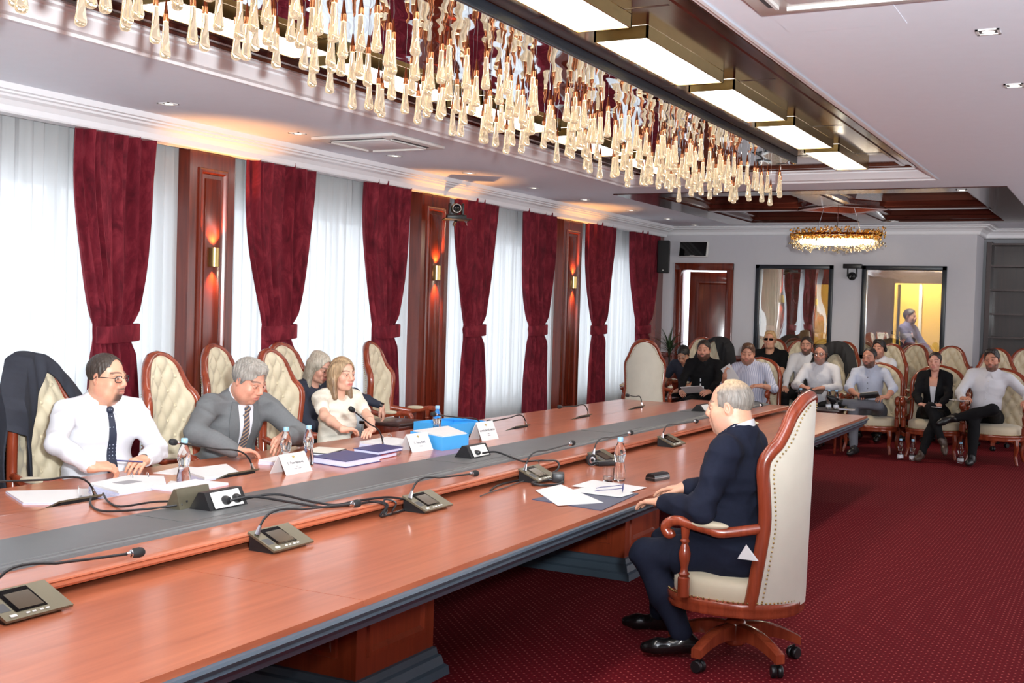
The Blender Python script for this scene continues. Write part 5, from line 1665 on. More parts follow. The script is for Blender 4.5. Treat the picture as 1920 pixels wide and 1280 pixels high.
SKIN = np.array(rgb(208, 158, 132)[:3]); 
def person(name, lab, loc, az, s=1.0, seat=.47, lean=4, side=0, head=(0, 0, 0), hands=None, legs='normal', near=False, skin=(206, 156, 130), hair=None, beard=None,
           outfit='shirt', cloth='shirt_white', trousers='black_cloth', shoe='leather_black', belly=0.0, bw=1.0, cw=1.0, fat=0.0, female=False, glasses=None, extras=(), sleeves='long', collar=True, seed=1, legw=1.0):
    """az: azimuth (deg, from +X) the torso faces. head=(yaw, pitch down, roll). hands: {'R':(wrist, fingertip dir, palm normal, curl)} world coords"""
    rz = R_(az) - PI / 2
    root = thing(name, lab, 'person', (loc[0], loc[1], 0), rz)
    root.scale = (s, s, s)
    def L(p): return (Rz(-rz) @ (np.array(p, float) - np.array([loc[0], loc[1], 0]))) / s
    def Ld(v): return Rz(-rz) @ nrm(v)
    res = .0048 if near else .0085
    H = np.array([0, -.02, seat / s + .09])
    T = Rx(-R_(lean)) @ Ry(R_(side))
    def tp(x, y, z): return H + T @ np.array([x, y, z])
    N = tp(0, -.01, .535)
    HR = T @ Rx(R_(lean) * .75) @ Rz(R_(head[0])) @ Rx(-R_(head[1])) @ Ry(R_(head[2]))
    ns = .122 if not female else .122
    nk = N + (T @ Rx(-R_(head[1] * .35))) @ np.array([0, .03, ns])
    O = nk
    hs = .95 if female else 1.0
    def hp(x, y, z): return O + HR @ (np.array([x, y, z]) * hs)
    SW = (.158 if female else .178) * cw
    sh = {'R': tp(SW, -.005, .472), 'L': tp(-SW, -.005, .472)}
    l1, l2 = .285, .255
    arm = {}
    hands = hands or {}
    for k, sg in (('R', 1), ('L', -1)):
        hd = hands.get(k)
        if hd is None:
            W_ = np.array([sg * .16, .36, seat / s + .14]); fd = nrm((-sg * .3, 1, -.15)); pn = nrm((0, 0, -1)); cu = .5; pole = None
        else:
            W_ = L(hd[0]); fd = Ld(hd[1]); pn = Ld(hd[2]); cu = hd[3]; pole = hd[4] if len(hd) > 4 else None
        S0 = sh[k]; v = W_ - S0; dist = np.linalg.norm(v); mx = (l1 + l2) * .985
        if dist > mx:
            W_ = S0 + v / dist * mx; v = W_ - S0; dist = mx
        dist = max(dist, .12)
        a = (l1 * l1 - l2 * l2 + dist * dist) / (2 * dist); hgt = math.sqrt(max(0, l1 * l1 - a * a))
        pl = Ld(pole) if pole is not None else nrm((sg * .55, -.35, -.8))
        ax_ = v / dist; pl = nrm(pl - ax_ * (pl @ ax_))
        E = S0 + ax_ * a + pl * hgt
        arm[k] = (S0, E, W_, fd, pn, cu)
    # --- skin body
    f = Field()
    f.cap(tp(0, 0, .05), tp(0, 0, .36), .09, .10, .03)
    f.cap(tp(-.13, 0, .43), tp(.13, 0, .43), .045, .045, .04)
    nr = .045 if female else .056 + .022 * fat
    f.cap(tp(0, -.012, .46), hp(0, -.02, -.06), nr + .008, nr, .03)
    w = 1 + .16 * fat; jw = (.9 if female else 1.0) * w
    f.ell(hp(0, -.012, .036), np.array([.0755 * (1 + .03 * fat), .096, .084]) * hs, .03, R=HR)
    f.ell(hp(0, .024, -.042), np.array([.0605 * jw, .066, .070]) * hs, .035, R=HR)
    f.cap(hp(-.030 * jw, .040, -.082), hp(.030 * jw, .040, -.082), .026 * hs, .026 * hs, .03)
    f.ell(hp(0, .074, -.096), np.array([.020, .017, .017]) * hs, .02, R=HR)
    if fat > .3:
        f.ell(hp(0, .02, -.105), np.array([.058, .056, .040]) * fat ** .3, .03, R=HR)
        for sg in (-1, 1): f.ell(hp(sg * .05, .02, -.065), np.array([.028, .045, .035]), .03, R=HR)
    for sg in (-1, 1):
        f.ell(hp(sg * .041 * w, .060, -.026), np.array([.024, .024, .026]) * hs, .025, R=HR)
        f.cap(hp(sg * .012, .086, .026), hp(sg * .046, .072, .024), .011, .010, .018)
        f.ell(hp(sg * .0315, .097, .006), np.array([.019, .016, .0125]) * hs, .014, 's', R=HR)
        f.ell(hp(sg * .0315, .074, .006), np.array([.0145, .0135, .0135]) * hs, .004, R=HR)
        f.cap(hp(sg * .017, .0865, .0085), hp(sg * .032, .0885, .0135), .0040, .0046, .004).cap(hp(sg * .032, .0885, .0135), hp(sg * .048, .080, .0075), .0046, .0036, .004)
        f.cap(hp(sg * .018, .0860, .0015), hp(sg * .032, .0870, -.0020), .0030, .0032, .005).cap(hp(sg * .032, .0870, -.0020), hp(sg * .046, .081, .002), .0032, .003, .005)
        er = HR @ Rz(-sg * R_(24)) @ Rx(R_(-12))
        f.ell(hp(sg * .080, -.010, -.004), np.array([.0075, .019, .031]), .008, R=er)
        f.ell(hp(sg * .0875, -.006, .002), np.array([.006, .010, .018]), .006, 's', R=er)
        f.ell(hp(sg * .0125, .097, -.031), np.array([.0095, .011, .0085]) * hs, .008, R=HR)
    f.cap(hp(0, .088, .020), hp(0, .110, -.022), .0085 * hs, .0125 * hs, .016)
    f.ell(hp(0, .086, -.062), np.array([.030, .016, .022]) * hs, .02, R=HR)
    f.cap(hp(-.017, .0955, -.0575), hp(.017, .0955, -.0575), .0058, .0058, .006)
    f.cap(hp(-.014, .095, -.0695), hp(.014, .095, -.0695), .0066, .0066, .006)
    f.cap(hp(-.023, .100, -.0635), hp(.023, .100, -.0635), .0022, .0022, .004, 's')
    fz = []
    for k, sg in (('R', 1), ('L', -1)):
        S0, E, W_, fd, pn, cu = arm[k]
        ar = .82 if female else 1.0
        f.cap(S0, E, .045 * ar, .038 * ar, .03); f.cap(E, E + (W_ - E) * .35, .038 * ar, .039 * ar, .03); f.cap(E + (W_ - E) * .35, W_, .039 * ar, .026 * ar, .02)
        fd = nrm(fd); pn = nrm(pn - fd * (pn @ fd)); ts = np.cross(fd, pn) * sg
        hsz = .92 if female else 1.04
        def q(a, t, n): return W_ + (fd * a + ts * t + pn * n) * hsz
        f.cap(q(-.005, 0, 0), q(.02, 0, 0), .026 * ar, .026 * ar, .015)
        for t in (-.026, -.009, .009, .026): f.cap(q(.012, t * .7, 0), q(.080, t, 0), .0145, .0115, .012)
        for i, (t, fl) in enumerate(((.029, .93), (.010, 1.03), (-.010, .97), (-.029, .78))):
            ang = .15 + cu * .55 + .08 * i * cu
            P0 = np.array([.082 - abs(t - .005) * .15, t, 0.0]); d = 0
            for sgm, (ln, rr_) in enumerate(((.042, .0088), (.027, .0082), (.022, .0072))):
                d += ang * (1.0 if sgm else .8)
                P1 = P0 + np.array([math.cos(d), t * .6 * (1 - cu * .6), math.sin(d)]) * np.array([ln * fl, ln * fl * (.25 if sgm == 0 else .1), ln * fl])
                f.cap(q(*P0), q(*P1), rr_, rr_ * .93, .0045)
                P0 = P1
        f.cap(q(.018, .022, .006), q(.046, .046, .012 + .010 * cu), .0135, .0115, .012)
        f.cap(q(.046, .046, .012 + .010 * cu), q(.072, .054 - .018 * cu, .018 + .020 * cu), .0105, .0098, .004)
        f.cap(q(.072, .054 - .018 * cu, .018 + .020 * cu), q(.094, .055 - .028 * cu, .020 + .026 * cu), .0096, .0082, .004)
        c = q(.07, .01, .01); fz.append((c - .105, c + .105))
    hf = .0027 if near else .0052; ff = .0034 if near else .0056
    fine = []
    for i in range(3):
        z = [(O[i] - .135, O[i] + .135, hf)]
        for a, b in fz: z.append((a[i], b[i], ff))
        fine.append(z)
    sk = np.array(rgb(*skin)[:3])
    def cols(V):
        p = ((V - O) @ HR) / hs
        c = np.repeat(sk[None], len(V), 0)
        inh = (np.abs(p) < .16).all(1)
        x, y, z = p[:, 0], p[:, 1], p[:, 2]
        def blend(m, col, a): 
            m = np.clip(m, 0, 1) * a * inh
            return c * (1 - m[:, None]) + m[:, None] * np.array(rgb(*col)[:3])
        g = lambda cx_, cz_, sx_, sz_: np.exp(-((np.abs(x) - cx_) / sx_) ** 2 - ((z - cz_) / sz_) ** 2) * (y > .03)
        c = blend(g(.045, -.03, .03, .025), (206, 128, 108), .35)
        c = blend(np.exp(-((z + .03) / .015) ** 2 - (x / .018) ** 2) * (y > .08), (206, 130, 110), .35)
        c = blend(np.clip((np.abs(x) - .072) * 200, 0, 1) * (z < .04), (204, 126, 104), .35)
        c = blend(np.clip(1.6 * np.exp(-(x / .024) ** 4 - ((z + .0635) / .010) ** 4), 0, 1) * (y > .07), (178, 98, 92) if not female else (186, 84, 84), .7)
        if hair:
            bc = tuple(int(v * .62) for v in (hair.get('brow') or hair['col']))
            arch = .0335 + .004 * (1 - ((np.abs(x) - .032) / .02) ** 2)
            c = blend(1.6 * np.exp(-((z - arch) / .0042) ** 4) * (np.abs(x) > .010) * (np.abs(x) < .056) * (y > .04), bc, .7)
        c = blend(1.5 * np.exp(-((z - .0135) / .0030) ** 2) * (np.abs(np.abs(x) - .032) < .016) * (y > .07), (70, 50, 44), .5)
        if beard:
            bcol, amt, sty = beard
            m = np.clip((-.035 - z + .10 * np.clip(.05 - y, 0, .08)) / .012, 0, 1) * (y > -.005) * np.clip((z + .16) / .03, 0, 1)
            lip = np.exp(-(x / .022) ** 4 - ((z + .0635) / .012) ** 4)
            if sty == 'goatee':
                m = np.exp(-(x / .034) ** 6) * np.clip((-.042 - z) / .006, 0, 1) * (y > .05)
                m = m * np.clip((z + .13) / .02, 0, 1)
            cheek = np.clip((np.abs(x) - .0) * 0 + 1, 0, 1)
            m = m * (1 - lip * 1.2)
            if sty == 'full': m = m * np.where((z > -.055) & (np.abs(x) < .045) & (np.abs(x) > .024) & (y > .06), .4, 1)
            c = blend(m, bcol, amt)
        if hair and hair.get('buzz'):
            zl = np.interp(y, [-.11, -.03, .0, .03, .06, .095], [-.06, -.045, -.02, .02, .055, hair.get('line', .074)])
            c = blend(np.clip((z - zl) / .014, 0, 1), hair['col'], .8)
        return c
    mesh_field(f, res, fine, 'body', 'skin', root, smooth=1, cols=cols)
    # eyes
    for sg in (-1, 1):
        b = MB(); b.ball((0, 0, 0), .0122 * hs, 14, 10)
        e = b.build('eye', 'eye_white', root); e.location = hp(sg * .0315, .0775, .0055)
        b = MB(); b.ball((0, 0, 0), (.0058, .0022, .0058), 12, 8); ir = b.build('iris', 'iris', e); ir.location = (HR @ np.array([0, .0112, -.001])) * hs
        ir.rotation_euler = Matrix(HR.tolist()).to_euler()
    # --- hair
    if hair and hair['style'] != 'none':
        g = Field(); th = hair.get('th', .011); st = hair['style']
        g.ell(hp(0, -.012, .036), (np.array([.0755, .096, .084]) + np.array([.7 * th, th, 1.25 * th])) * hs, .02, R=HR)
        line = hair.get('line', .072); nape = hair.get('nape', -.055); sidez = hair.get('side', -.02)
        if st == 'top':
            for i in range(5): g.ell(hp(-.04 + .02 * i, .035 - .01 * abs(i - 2), .100), np.array([.026, .05, .024]) * hs, .025, R=HR)
        if st in ('long', 'half'):
            ll = hair.get('len', .16)
            for sg in (-1, 1):
                g.cap(hp(sg * .062, -.015, .05), hp(sg * .076, -.014, -.06), .026, .024, .03); g.cap(hp(sg * .076, -.014, -.06), hp(sg * .074, .022, -.06 - ll * .75), .024, .020, .03)
                g.cap(hp(sg * .05, -.06, 0), hp(sg * .055, -.045, -.06 - ll * .8), .04, .034, .04)
            g.cap(hp(0, -.075, 0), hp(0, -.07, -.06 - ll * .75), .045, .034, .04)
        if st == 'half': g.ell(hp(0, -.07, .085), np.array([.05, .045, .035]), .03, R=HR)
        if st == 'bun': g.ell(hp(0, -.125, .03), np.array([.04, .035, .038]), .02, R=HR)
        def cut(D, axes):
            X, Y, Z = np.meshgrid(*axes, indexing='ij')
            P = np.stack([X - O[0], Y - O[1], Z - O[2]], -1) @ HR / hs
            x, y, z = P[..., 0], P[..., 1], P[..., 2]
            st2 = np.sin(x * 420 + 2 * np.sin(y * 60)) * np.sin(y * 300 + 3 * np.sin(x * 80 + z * 30)) * hair.get('rough', .0022 if near else .004)
            D = D + st2
            fc = (0, .085, -.030); fr_ = ((.074 + .008 * (hair.get('recede', 1) - 1)) if st not in ('long', 'half') else .068, .084, line + .046)
            k0 = np.sqrt((x / fr_[0]) ** 2 + ((y - fc[1]) / fr_[1]) ** 2 + ((z - fc[2]) / fr_[2]) ** 2) + 1e-9
            face = (k0 - 1) * .07
            if st != 'horseshoe': D = np.maximum(D, -face)
            if st in ('long', 'half'):
                return D
            elif st == 'horseshoe':
                zl = np.interp(y, [-.12, -.04, -.015, .02, .035, .2], [nape, nape, -.015, -.01, .0, .4])
                zl = np.where(y > .012 + .0 * x, np.maximum(zl, np.where((np.abs(x) > .058) & (y < .04), -.01, .4)), zl)
            else:
                part = .012 * np.sin(x * 50 + 1) if st == 'top' else 0
                zl = np.interp(y, [-.12, -.05, -.02, .004, .016, .03, .05, .08, .12], [nape, nape + .005, sidez - .008, sidez + .004, sidez + .03, .035, .045, .05, .05]) + part
                zl = zl + .014 * np.clip((np.abs(x) - .03) / .03, 0, 1) * (y > .04) * (hair.get('recede', 1) - 1) + (y > .03) * (hair.get('recede', 1) - 1) * .006
            return np.maximum(D, (zl - z) * .8)
        hres = .0035 if near else .0065
        col = np.array(rgb(*hair['col'])[:3]); col2 = np.array(rgb(*hair.get('col2', hair['col']))[:3])
        def hcols(V):
            p = ((V - O) @ HR) / hs
            m = np.clip((p[:, 2] - hair.get('mix', 0)) / .05, 0, 1)
            if st == 'long': m = np.clip(.5 + .5 * np.sin(p[:, 0] * 160 + p[:, 1] * 90) + (p[:, 2] - .03) * 4, 0, 1)
            return col[None] * (1 - m[:, None]) + col2[None] * m[:, None]
        mesh_field(g, hres, name='hair', mat='hair', parent=root, cut=cut, smooth=1, cols=hcols)
    # --- garment
    gm = Field(); b_ = belly; kk = .05
    fm = .88 if female else 1.0
    gm.ell(tp(0, -.01, .02), (.165 * bw * fm + .5 * b_, .125 + .5 * b_, .12), kk, R=T)
    gm.ell(tp(0, .012 + .55 * b_, .15), (.150 * bw * fm + .5 * b_, .112 + .75 * b_, .155), kk, R=T)
    gm.ell(tp(0, .004 + .15 * b_, .34), (.162 * cw * fm + .15 * b_, .118 + .25 * b_, .17), kk, R=T)
    if female:
        for sg in (-1, 1): gm.ell(tp(sg * .065, .075, .30), (.058, .05, .055), .05, R=T)
    gm.cap(tp(-.128 * cw * fm, -.01, .455), tp(.128 * cw * fm, -.01, .455), .062, .062, .05)
    for sg in (-1, 1): gm.cap(tp(sg * .14 * cw * fm, -.008, .480), tp(sg * .045, -.016, .525 if outfit != 'suit' else .50), .044, .050 * fm + .008 * fat, .045)
    gm.cap(tp(0, -.012, .47), tp(0, -.012, .525 if outfit != 'suit' else .515), .075 * fm if outfit != 'suit' else nr + .022, (.056 * fm + .020 * fat) if outfit != 'suit' else nr + .016, .045)
    if outfit == 'suit':
        for sg in (-1, 1): gm.cap(tp(sg * .10, .03, .02), tp(sg * .125, .20 + .3 * b_, -.035), .105 + .15 * b_, .09, .05)
    thick = 1.12 if outfit in ('suit', 'blazer') else 1.0
    for k, sg in (('R', 1), ('L', -1)):
        S0, E, W_, fd, pn, cu = arm[k]
        ar = (.84 if female else 1.0) * thick * (1 + .25 * b_)
        if sleeves == 'short':
            gm.cap(S0, S0 + (E - S0) * .62, .060 * ar, .058 * ar, .05)
        elif sleeves == 'rolled':
            gm.cap(S0, E, .058 * ar, .052 * ar, .05); gm.cap(E, E + (W_ - E) * .35, .053 * ar, .050 * ar, .03)
        else:
            gm.cap(S0, E, .060 * ar, .051 * ar, .05); gm.cap(E, E + (W_ - E) * .45, .051 * ar, .047 * ar, .03); gm.cap(E + (W_ - E) * .45, W_ - (W_ - E) * .06, .047 * ar, .038 * ar, .02)
    if collar: pass
    elif outfit == 'blazer': gm.cap(tp(0, .07, .52), hp(0, -.005, -.05), nr + .024, nr + .02, .015, 's')
    else: gm.cap(tp(0, .045, .535), hp(0, -.005, -.05), nr + .016, nr + .016, .015, 's')
    gname = {'suit': 'suit_jacket', 'blazer': 'blazer', 'shirt': 'shirt', 'tee': 't_shirt', 'blouse': 'blouse'}[outfit]
    if outfit in ('suit', 'blazer'):
        gm.cap(tp(-.08, .01, -.02), tp(.08, .01, -.02), .130 + .15 * b_, .130 + .15 * b_, .05)
    lowcut = {'blouse': .475, 'tee': .485, 'blazer': .47}.get(outfit, .52)
    gres = .0075 if near else .012
    mesh_field(gm, gres, name=gname, mat=cloth, parent=root, folds=((.0085 if near else .008), 30, seed), smooth=2)
    # patches that lie on the garment
    def surf(x, z, off):
        o = tp(x, 0, z); d = T @ np.array([0, 1, 0.])
        ts_ = np.linspace(.34, .0, 140); P = o[None] + ts_[:, None] * d[None]
        v = gm.eval_pts(P); i = int(np.argmax(v < 0))
        if v[i] >= 0: return o + d * .05
        return P[i] + d * (off + .0025)
    def patch(nm, rows, off, mat, n=6, th=.003, parent=root):
        V = []; F = []; m = len(rows)
        for z, x0, x1 in rows:
            for j in range(n + 1):
                p = surf(x0 + (x1 - x0) * j / n, z, off); V.append(p)
        nb = len(V); d = T @ np.array([0, 1, 0.])
        V += [p - d * th for p in V]
        for i in range(m - 1):
            for j in range(n):
                a = i * (n + 1) + j
                F.append((a, a + 1, a + n + 2, a + n + 1)); F.append((nb + a, nb + a + n + 1, nb + a + n + 2, nb + a + 1))
        edge = [j for j in range(n + 1)] + [i * (n + 1) + n for i in range(1, m)] + [(m - 1) * (n + 1) + j for j in range(n - 1, -1, -1)] + [i * (n + 1) for i in range(m - 2, 0, -1)]
        for a, c in zip(edge, edge[1:] + edge[:1]): F.append((a, nb + a, nb + c, c))
        return MB().add(V, F).build(nm, mat, parent, smooth=60)
    def rows_between(z0, z1, n, fl, fr): return [(z0 + (z1 - z0) * i / n, fl(i / n), fr(i / n)) for i in range(n + 1)]
    # collar ring
    if collar:
        cm = 'shirt_white' if outfit == 'suit' else cloth
        cf = Field(); cr = nr + (.0105 if outfit != 'suit' else .011)
        cb = tp(0, -.012, .49); ct = tp(0, .006, .60)
        cf.cap(cb if outfit != 'suit' else tp(0, .0, .545), ct, cr + (.006 if outfit != 'suit' else .002), cr, .01)
        up_ = nrm(ct - cb); fw = T @ np.array([0, 1, 0.]); sd = T @ np.array([1, 0, 0.])
        def ccut(D, axes):
            X, Y, Z = np.meshgrid(*axes, indexing='ij')
            P = np.stack([X - cb[0], Y - cb[1], Z - cb[2]], -1)
            hgt = P @ up_; y_ = P @ fw; x_ = P @ sd
            top = (([e[1] for e in extras if e[0] == 'collar_top'] + [.078])[0] if outfit == 'suit' else .070) - (.22 if outfit == 'suit' else .32) * y_ - .10 * np.clip(y_, 0, 1)
            notch = np.where(y_ > 0, .022 + (.070 - hgt) * -.25 - np.abs(x_), -1) if outfit != 'suit' else np.full_like(x_, -1)
            return np.maximum(np.maximum(D, hgt - top), notch)
        mesh_field(cf, .0042 if near else .007, name='collar', mat=cm, parent=root, cut=ccut, smooth=1)
        if outfit == 'shirt':
            for sg in (-1, 1):
                patch('collar_leaf', [(.520, sg * .010, sg * .056), (.495, sg * .018, sg * .066), (.455, sg * .044, sg * .052)], .006, cm, 3, .003)
    for ex_ in extras:
        kd = ex_[0]
        if kd == 'tie':
            z1 = ex_[2] if len(ex_) > 2 else .08
            dx = ex_[3] if len(ex_) > 3 else 0.0
            patch('tie', rows_between(.495, z1, 16, lambda q: -(.014 + .022 * q) + dx * q, lambda q: (.014 + .022 * q) + dx * q), .012, ex_[1], 4, .006)
            kp = surf(0, .500, .014)
            MB().ball(kp, (.021, .015, .02), 10, 7).build('tie_knot', ex_[1], root)
        if kd == 'shirt_front':
            patch('shirt_front', rows_between(.515, ex_[1], 10, lambda q: -.055 * (1 - q) ** .8 - .006, lambda q: .055 * (1 - q) ** .8 + .006), .004, ex_[2], 8)
        if kd == 'lapels':
            for sg in (-1, 1):
                def fl(q): return sg * (.050 * (1 - q) ** .8 + .004)
                def fr(q): return sg * (.050 * (1 - q) ** .8 + .004 + .055 * math.sin(PI * min(1, .15 + q * .85)) * (1.15 if q < .35 else 1))
                patch('lapel', rows_between(.525, ex_[1], 12, fl, fr), .007, ex_[2], 5, .004)
        if kd == 'open_front':
            patch('top', rows_between(.37, ex_[1], 8, lambda q: -.05 + .006 * q, lambda q: .05 - .006 * q), .004, ex_[2], 8)
        if kd == 'chest_skin':
            patch('neckline', rows_between(.47, ex_[1], 8, lambda q: -.05 + .006 * q, lambda q: .05 - .006 * q), .010, M['skin_patch'] if 'skin_patch' in M else 'cream', 8)
        if kd == 'buttons':
            for z in np.linspace(.42, .08, 6):
                MB().ball(surf(0, z, .004), (.0055, .0035, .0055), 8, 5).build('button', ex_[1], root)
            patch('placket', rows_between(.44, .05, 12, lambda q: -.015, lambda q: .015), .0015, cloth, 2, .002)
        if kd == 'pocket':
            patch('pocket', [(.36, ex_[1] - .045, ex_[1] + .045), (.27, ex_[1] - .045, ex_[1] + .045), (.25, ex_[1] - .02, ex_[1] + .02)], .003, cloth, 5, .003)
        if kd == 'pocket_line':
            patch('breast_pocket', [(.318, ex_[1] - .045, ex_[1] + .045), (.306, ex_[1] - .045, ex_[1] + .045)], .004, ex_[2], 4, .003)
        if kd == 'pocket_paper':
            c = L(ex_[1]); MB().add([tuple(c + np.array(q)) for q in ((0, -.045, -.02), (0, .05, -.022), (0, .012, .045), (-.012, -.04, -.02), (-.012, .045, -.02), (-.012, .012, .04))], [(0, 1, 2), (5, 4, 3), (0, 3, 4, 1), (1, 4, 5, 2), (2, 5, 3, 0)]).build('pocket_paper', 'paper', root, smooth=0)
        if kd == 'badge':
            patch('badge', [(.20, -.045, .045), (.14, -.045, .045)], .012, 'badge_card', 4, .003)
            patch('badge_photo', [(.19, -.036, -.008), (.152, -.036, -.008)], .0135, 'ink', 2, .002)
            patch('badge_clip', [(.235, -.008, .010), (.20, -.008, .010)], .012, 'badge_card', 2, .003)
            patch('badge_strap', [(.30, -.004, .012), (.26, -.004, .012)], .010, 'badge_card', 2, .003)
    if sleeves == 'long' and outfit in ('suit', 'shirt'):
        for k in ('R', 'L'):
            S0, E, W_, fd, pn, cu = arm[k]; d = nrm(W_ - E)
            a_, b2 = (W_ - d * .045, W_ - d * .008) if outfit == 'suit' else (W_ - d * .055, W_ - d * .010)
            r_ = .036 if outfit == 'suit' else .040
            r_ *= (.88 if female else 1)
            MB().tube([a_, b2], [r_ + .002, r_ - .001], 18).build('cuff', 'shirt_white' if outfit == 'suit' else cloth, root, smooth=50)
    for k in ('R', 'L'):
        if any(e[0] == 'watch_' + k for e in extras):
            S0, E, W_, fd, pn, cu = arm[k]; d = nrm(W_ - E)
            MB().tube([W_ - d * .012, W_ + d * .014], .031, 16).build('wristwatch', 'leather_black', root, smooth=50)
    # --- legs
    hipz = seat / s + .085
    if legs == 'normal':
        legs = {'R': ((.13, .42, seat / s + .065), (.13, .42, .10), (.1, 1, 0)), 'L': ((-.13, .42, seat / s + .065), (-.13, .42, .10), (-.1, 1, 0))}
    tr = Field()
    tr.cap((-.08, -.02, hipz), (.08, -.02, hipz), .125 * legw, .125 * legw, .05)
    for k, sg in (('R', 1), ('L', -1)):
        kn, an, td = [np.array(v, float) for v in legs[k][:3]]
        tr.cap((sg * .095, -.01, hipz - .005), kn, .088 * legw, .064 * legw, .05)
        tr.cap(kn, kn + (an - kn) * .45, .063 * legw, .060 * legw, .03); tr.cap(kn + (an - kn) * .45, an + (kn - an) * .04, .060 * legw, .047 * legw, .03)
    mesh_field(tr, .010 if near else .015, name='trousers', mat=trousers, parent=root, folds=(.007, 26, seed + 7), smooth=2)
    for k, sg in (('R', 1), ('L', -1)):
        kn, an, td = [np.array(v, float) for v in legs[k][:3]]; td = nrm(td)
        up = nrm(kn - an); up = nrm(up - td * (up @ td))
        so = Field()
        base = an - up * .055
        so.ell(base + td * .06 - up * .003, (.10, .10, .10), .02) if False else None
        so.cap(base - td * .045 + up * .012, base + td * .02 + up * .018, .036, .036, .03); so.cap(base + td * .02 + up * .012, base + td * .12, .037, .038, .03); so.cap(base + td * .12, base + td * .175 - up * .004, .036, .026, .03)
        so.cap(base - td * .03 + up * .03, an + up * .01, .036, .040, .03)
        def cut(D, axes, base=base, up=up):
            X, Y, Z = np.meshgrid(*axes, indexing='ij')
            h = (X - base[0]) * up[0] + (Y - base[1]) * up[1] + (Z - base[2]) * up[2]
            return np.maximum(D, -.030 - h)
        sh_ = mesh_field(so, .007 if near else .011, name='shoe', mat=shoe, parent=root, cut=cut, smooth=1)
    # --- glasses
    if glasses:
        for sg in (-1, 1):
            pts = []
            for i in range(21):
                a = 2 * PI * i / 20; ca, sa = math.cos(a), math.sin(a)
                e = .6
                pts.append(hp(sg * .033 + .0245 * math.copysign(abs(ca) ** e, ca), .103 - .010 * abs(.0245 * ca * sg + .008) / .03, .003 + .0165 * math.copysign(abs(sa) ** e, sa)))
            fr = MB().tube(pts, .0022 if near else .003, 6).build('lens_rim', glasses, root)
            cpt = hp(sg * .033, .1025, .003)
            V = [p for p in pts[:-1]] + [cpt]
            MB().add(V, [(i, (i + 1) % 20, 20) for i in range(20)]).build('lens', 'screen_black' if glasses == 'sun' else 'spectacle_glass', fr, smooth=0) if glasses != 'sun' else None
            MB().tube([hp(sg * .058, .098, .010), hp(sg * .078, .05, .010), hp(sg * .083, -.005, .008), hp(sg * .083, -.025, -.010)], .0022 if near else .003, 6).build('temple', glasses, root)
        MB().tube([hp(-.010, .104, .008), hp(0, .108, .010), hp(.010, .104, .008)], .002, 6).build('bridge', glasses, root)
    for ex_ in extras:
        if ex_[0] == 'sunglasses':
            for sg in (-1, 1):
                V = []
                for i in range(16):
                    a = 2 * PI * i / 16; ca, sa = math.cos(a), math.sin(a)
                    V.append(hp(sg * .033 + .028 * math.copysign(abs(ca) ** .6, ca), .104 - .012 * abs(ca * sg > 0) * abs(ca), .004 + .017 * math.copysign(abs(sa) ** .6, sa)))
                W2 = [p + HR @ np.array([0, -.004, 0]) for p in V]
                F = [tuple(range(16)), tuple(range(31, 15, -1))] + [(i, (i + 1) % 16, 16 + (i + 1) % 16, 16 + i) for i in range(16)]
                MB().add(V + W2, F).build('dark_lens', 'screen_black', root, smooth=30)
                MB().tube([hp(sg * .060, .096, .010), hp(sg * .080, .05, .010), hp(sg * .084, -.01, .006)], .0032, 6).build('temple', 'black_plastic', root)
        if ex_[0] == 'headphones':
            MB().tube([hp(.088 * math.sin(a), -.012, .03 + .090 * math.cos(a)) for a in np.linspace(-1.55, 1.55, 15)], .006, 8).build('headband', 'black_plastic', root)
            for sg in (-1, 1): MB().ball(hp(sg * .092, -.008, -.004), (.018, .030, .036), 12, 8).build('ear_cup', 'black_plastic', root)
        if ex_[0] == 'chin_band':
            MB().tube([hp(.098 * math.sin(a), .0 + .01 * math.cos(a), -.03 - .085 * math.cos(a)) for a in np.linspace(-1.5, 1.5, 15)], .004, 8).build('headset_band', 'black_plastic', root)
            for sg in (-1, 1): MB().ball(hp(sg * .092, -.004, -.008), (.012, .020, .024), 12, 8).build('ear_cup', 'black_plastic', root)
    return root, arm
M['skin_patch'] = plain('skin_patch', rgb(206, 150, 126), .5, var=.03)
M['blue_grey_cloth'] = plain('blue_grey_cloth', rgb(92, 96, 140), .8)
D0 = (0, 0, -1)
person('person', 'bald heavy man in navy suit in profile, seated on near side', (-1.69, 5.70), 180, 1.07, .47, 5, 0, (2, 6, 0),
       {'R': ((-2.08, 6.00, .79), (-1, .05, -.12), D0, .22), 'L': ((-2.02, 5.50, .785), (-.9, .34, -.08), D0, .22)},
       {'R': ((.17, .42, .47), (.21, .45, .10), (-.1, 1, 0)), 'L': ((-.12, .41, .47), (-.10, .22, .10), (-.45, 1, 0))}, True, (214, 160, 132),
       dict(style='horseshoe', col=(128, 120, 112), col2=(196, 166, 130), mix=.075, th=.008, nape=-.066, brow=(110, 92, 80)), ((170, 140, 124), .35, 'full'),
       'suit', 'navy_suit', 'navy_suit', 'leather_black', .12, 1.10, 1.24, 1.0, extras=(('watch_L',), ('pocket_paper', (-1.545, 5.385, .60)), ('collar_top', .082)), seed=3, legw=1.14)
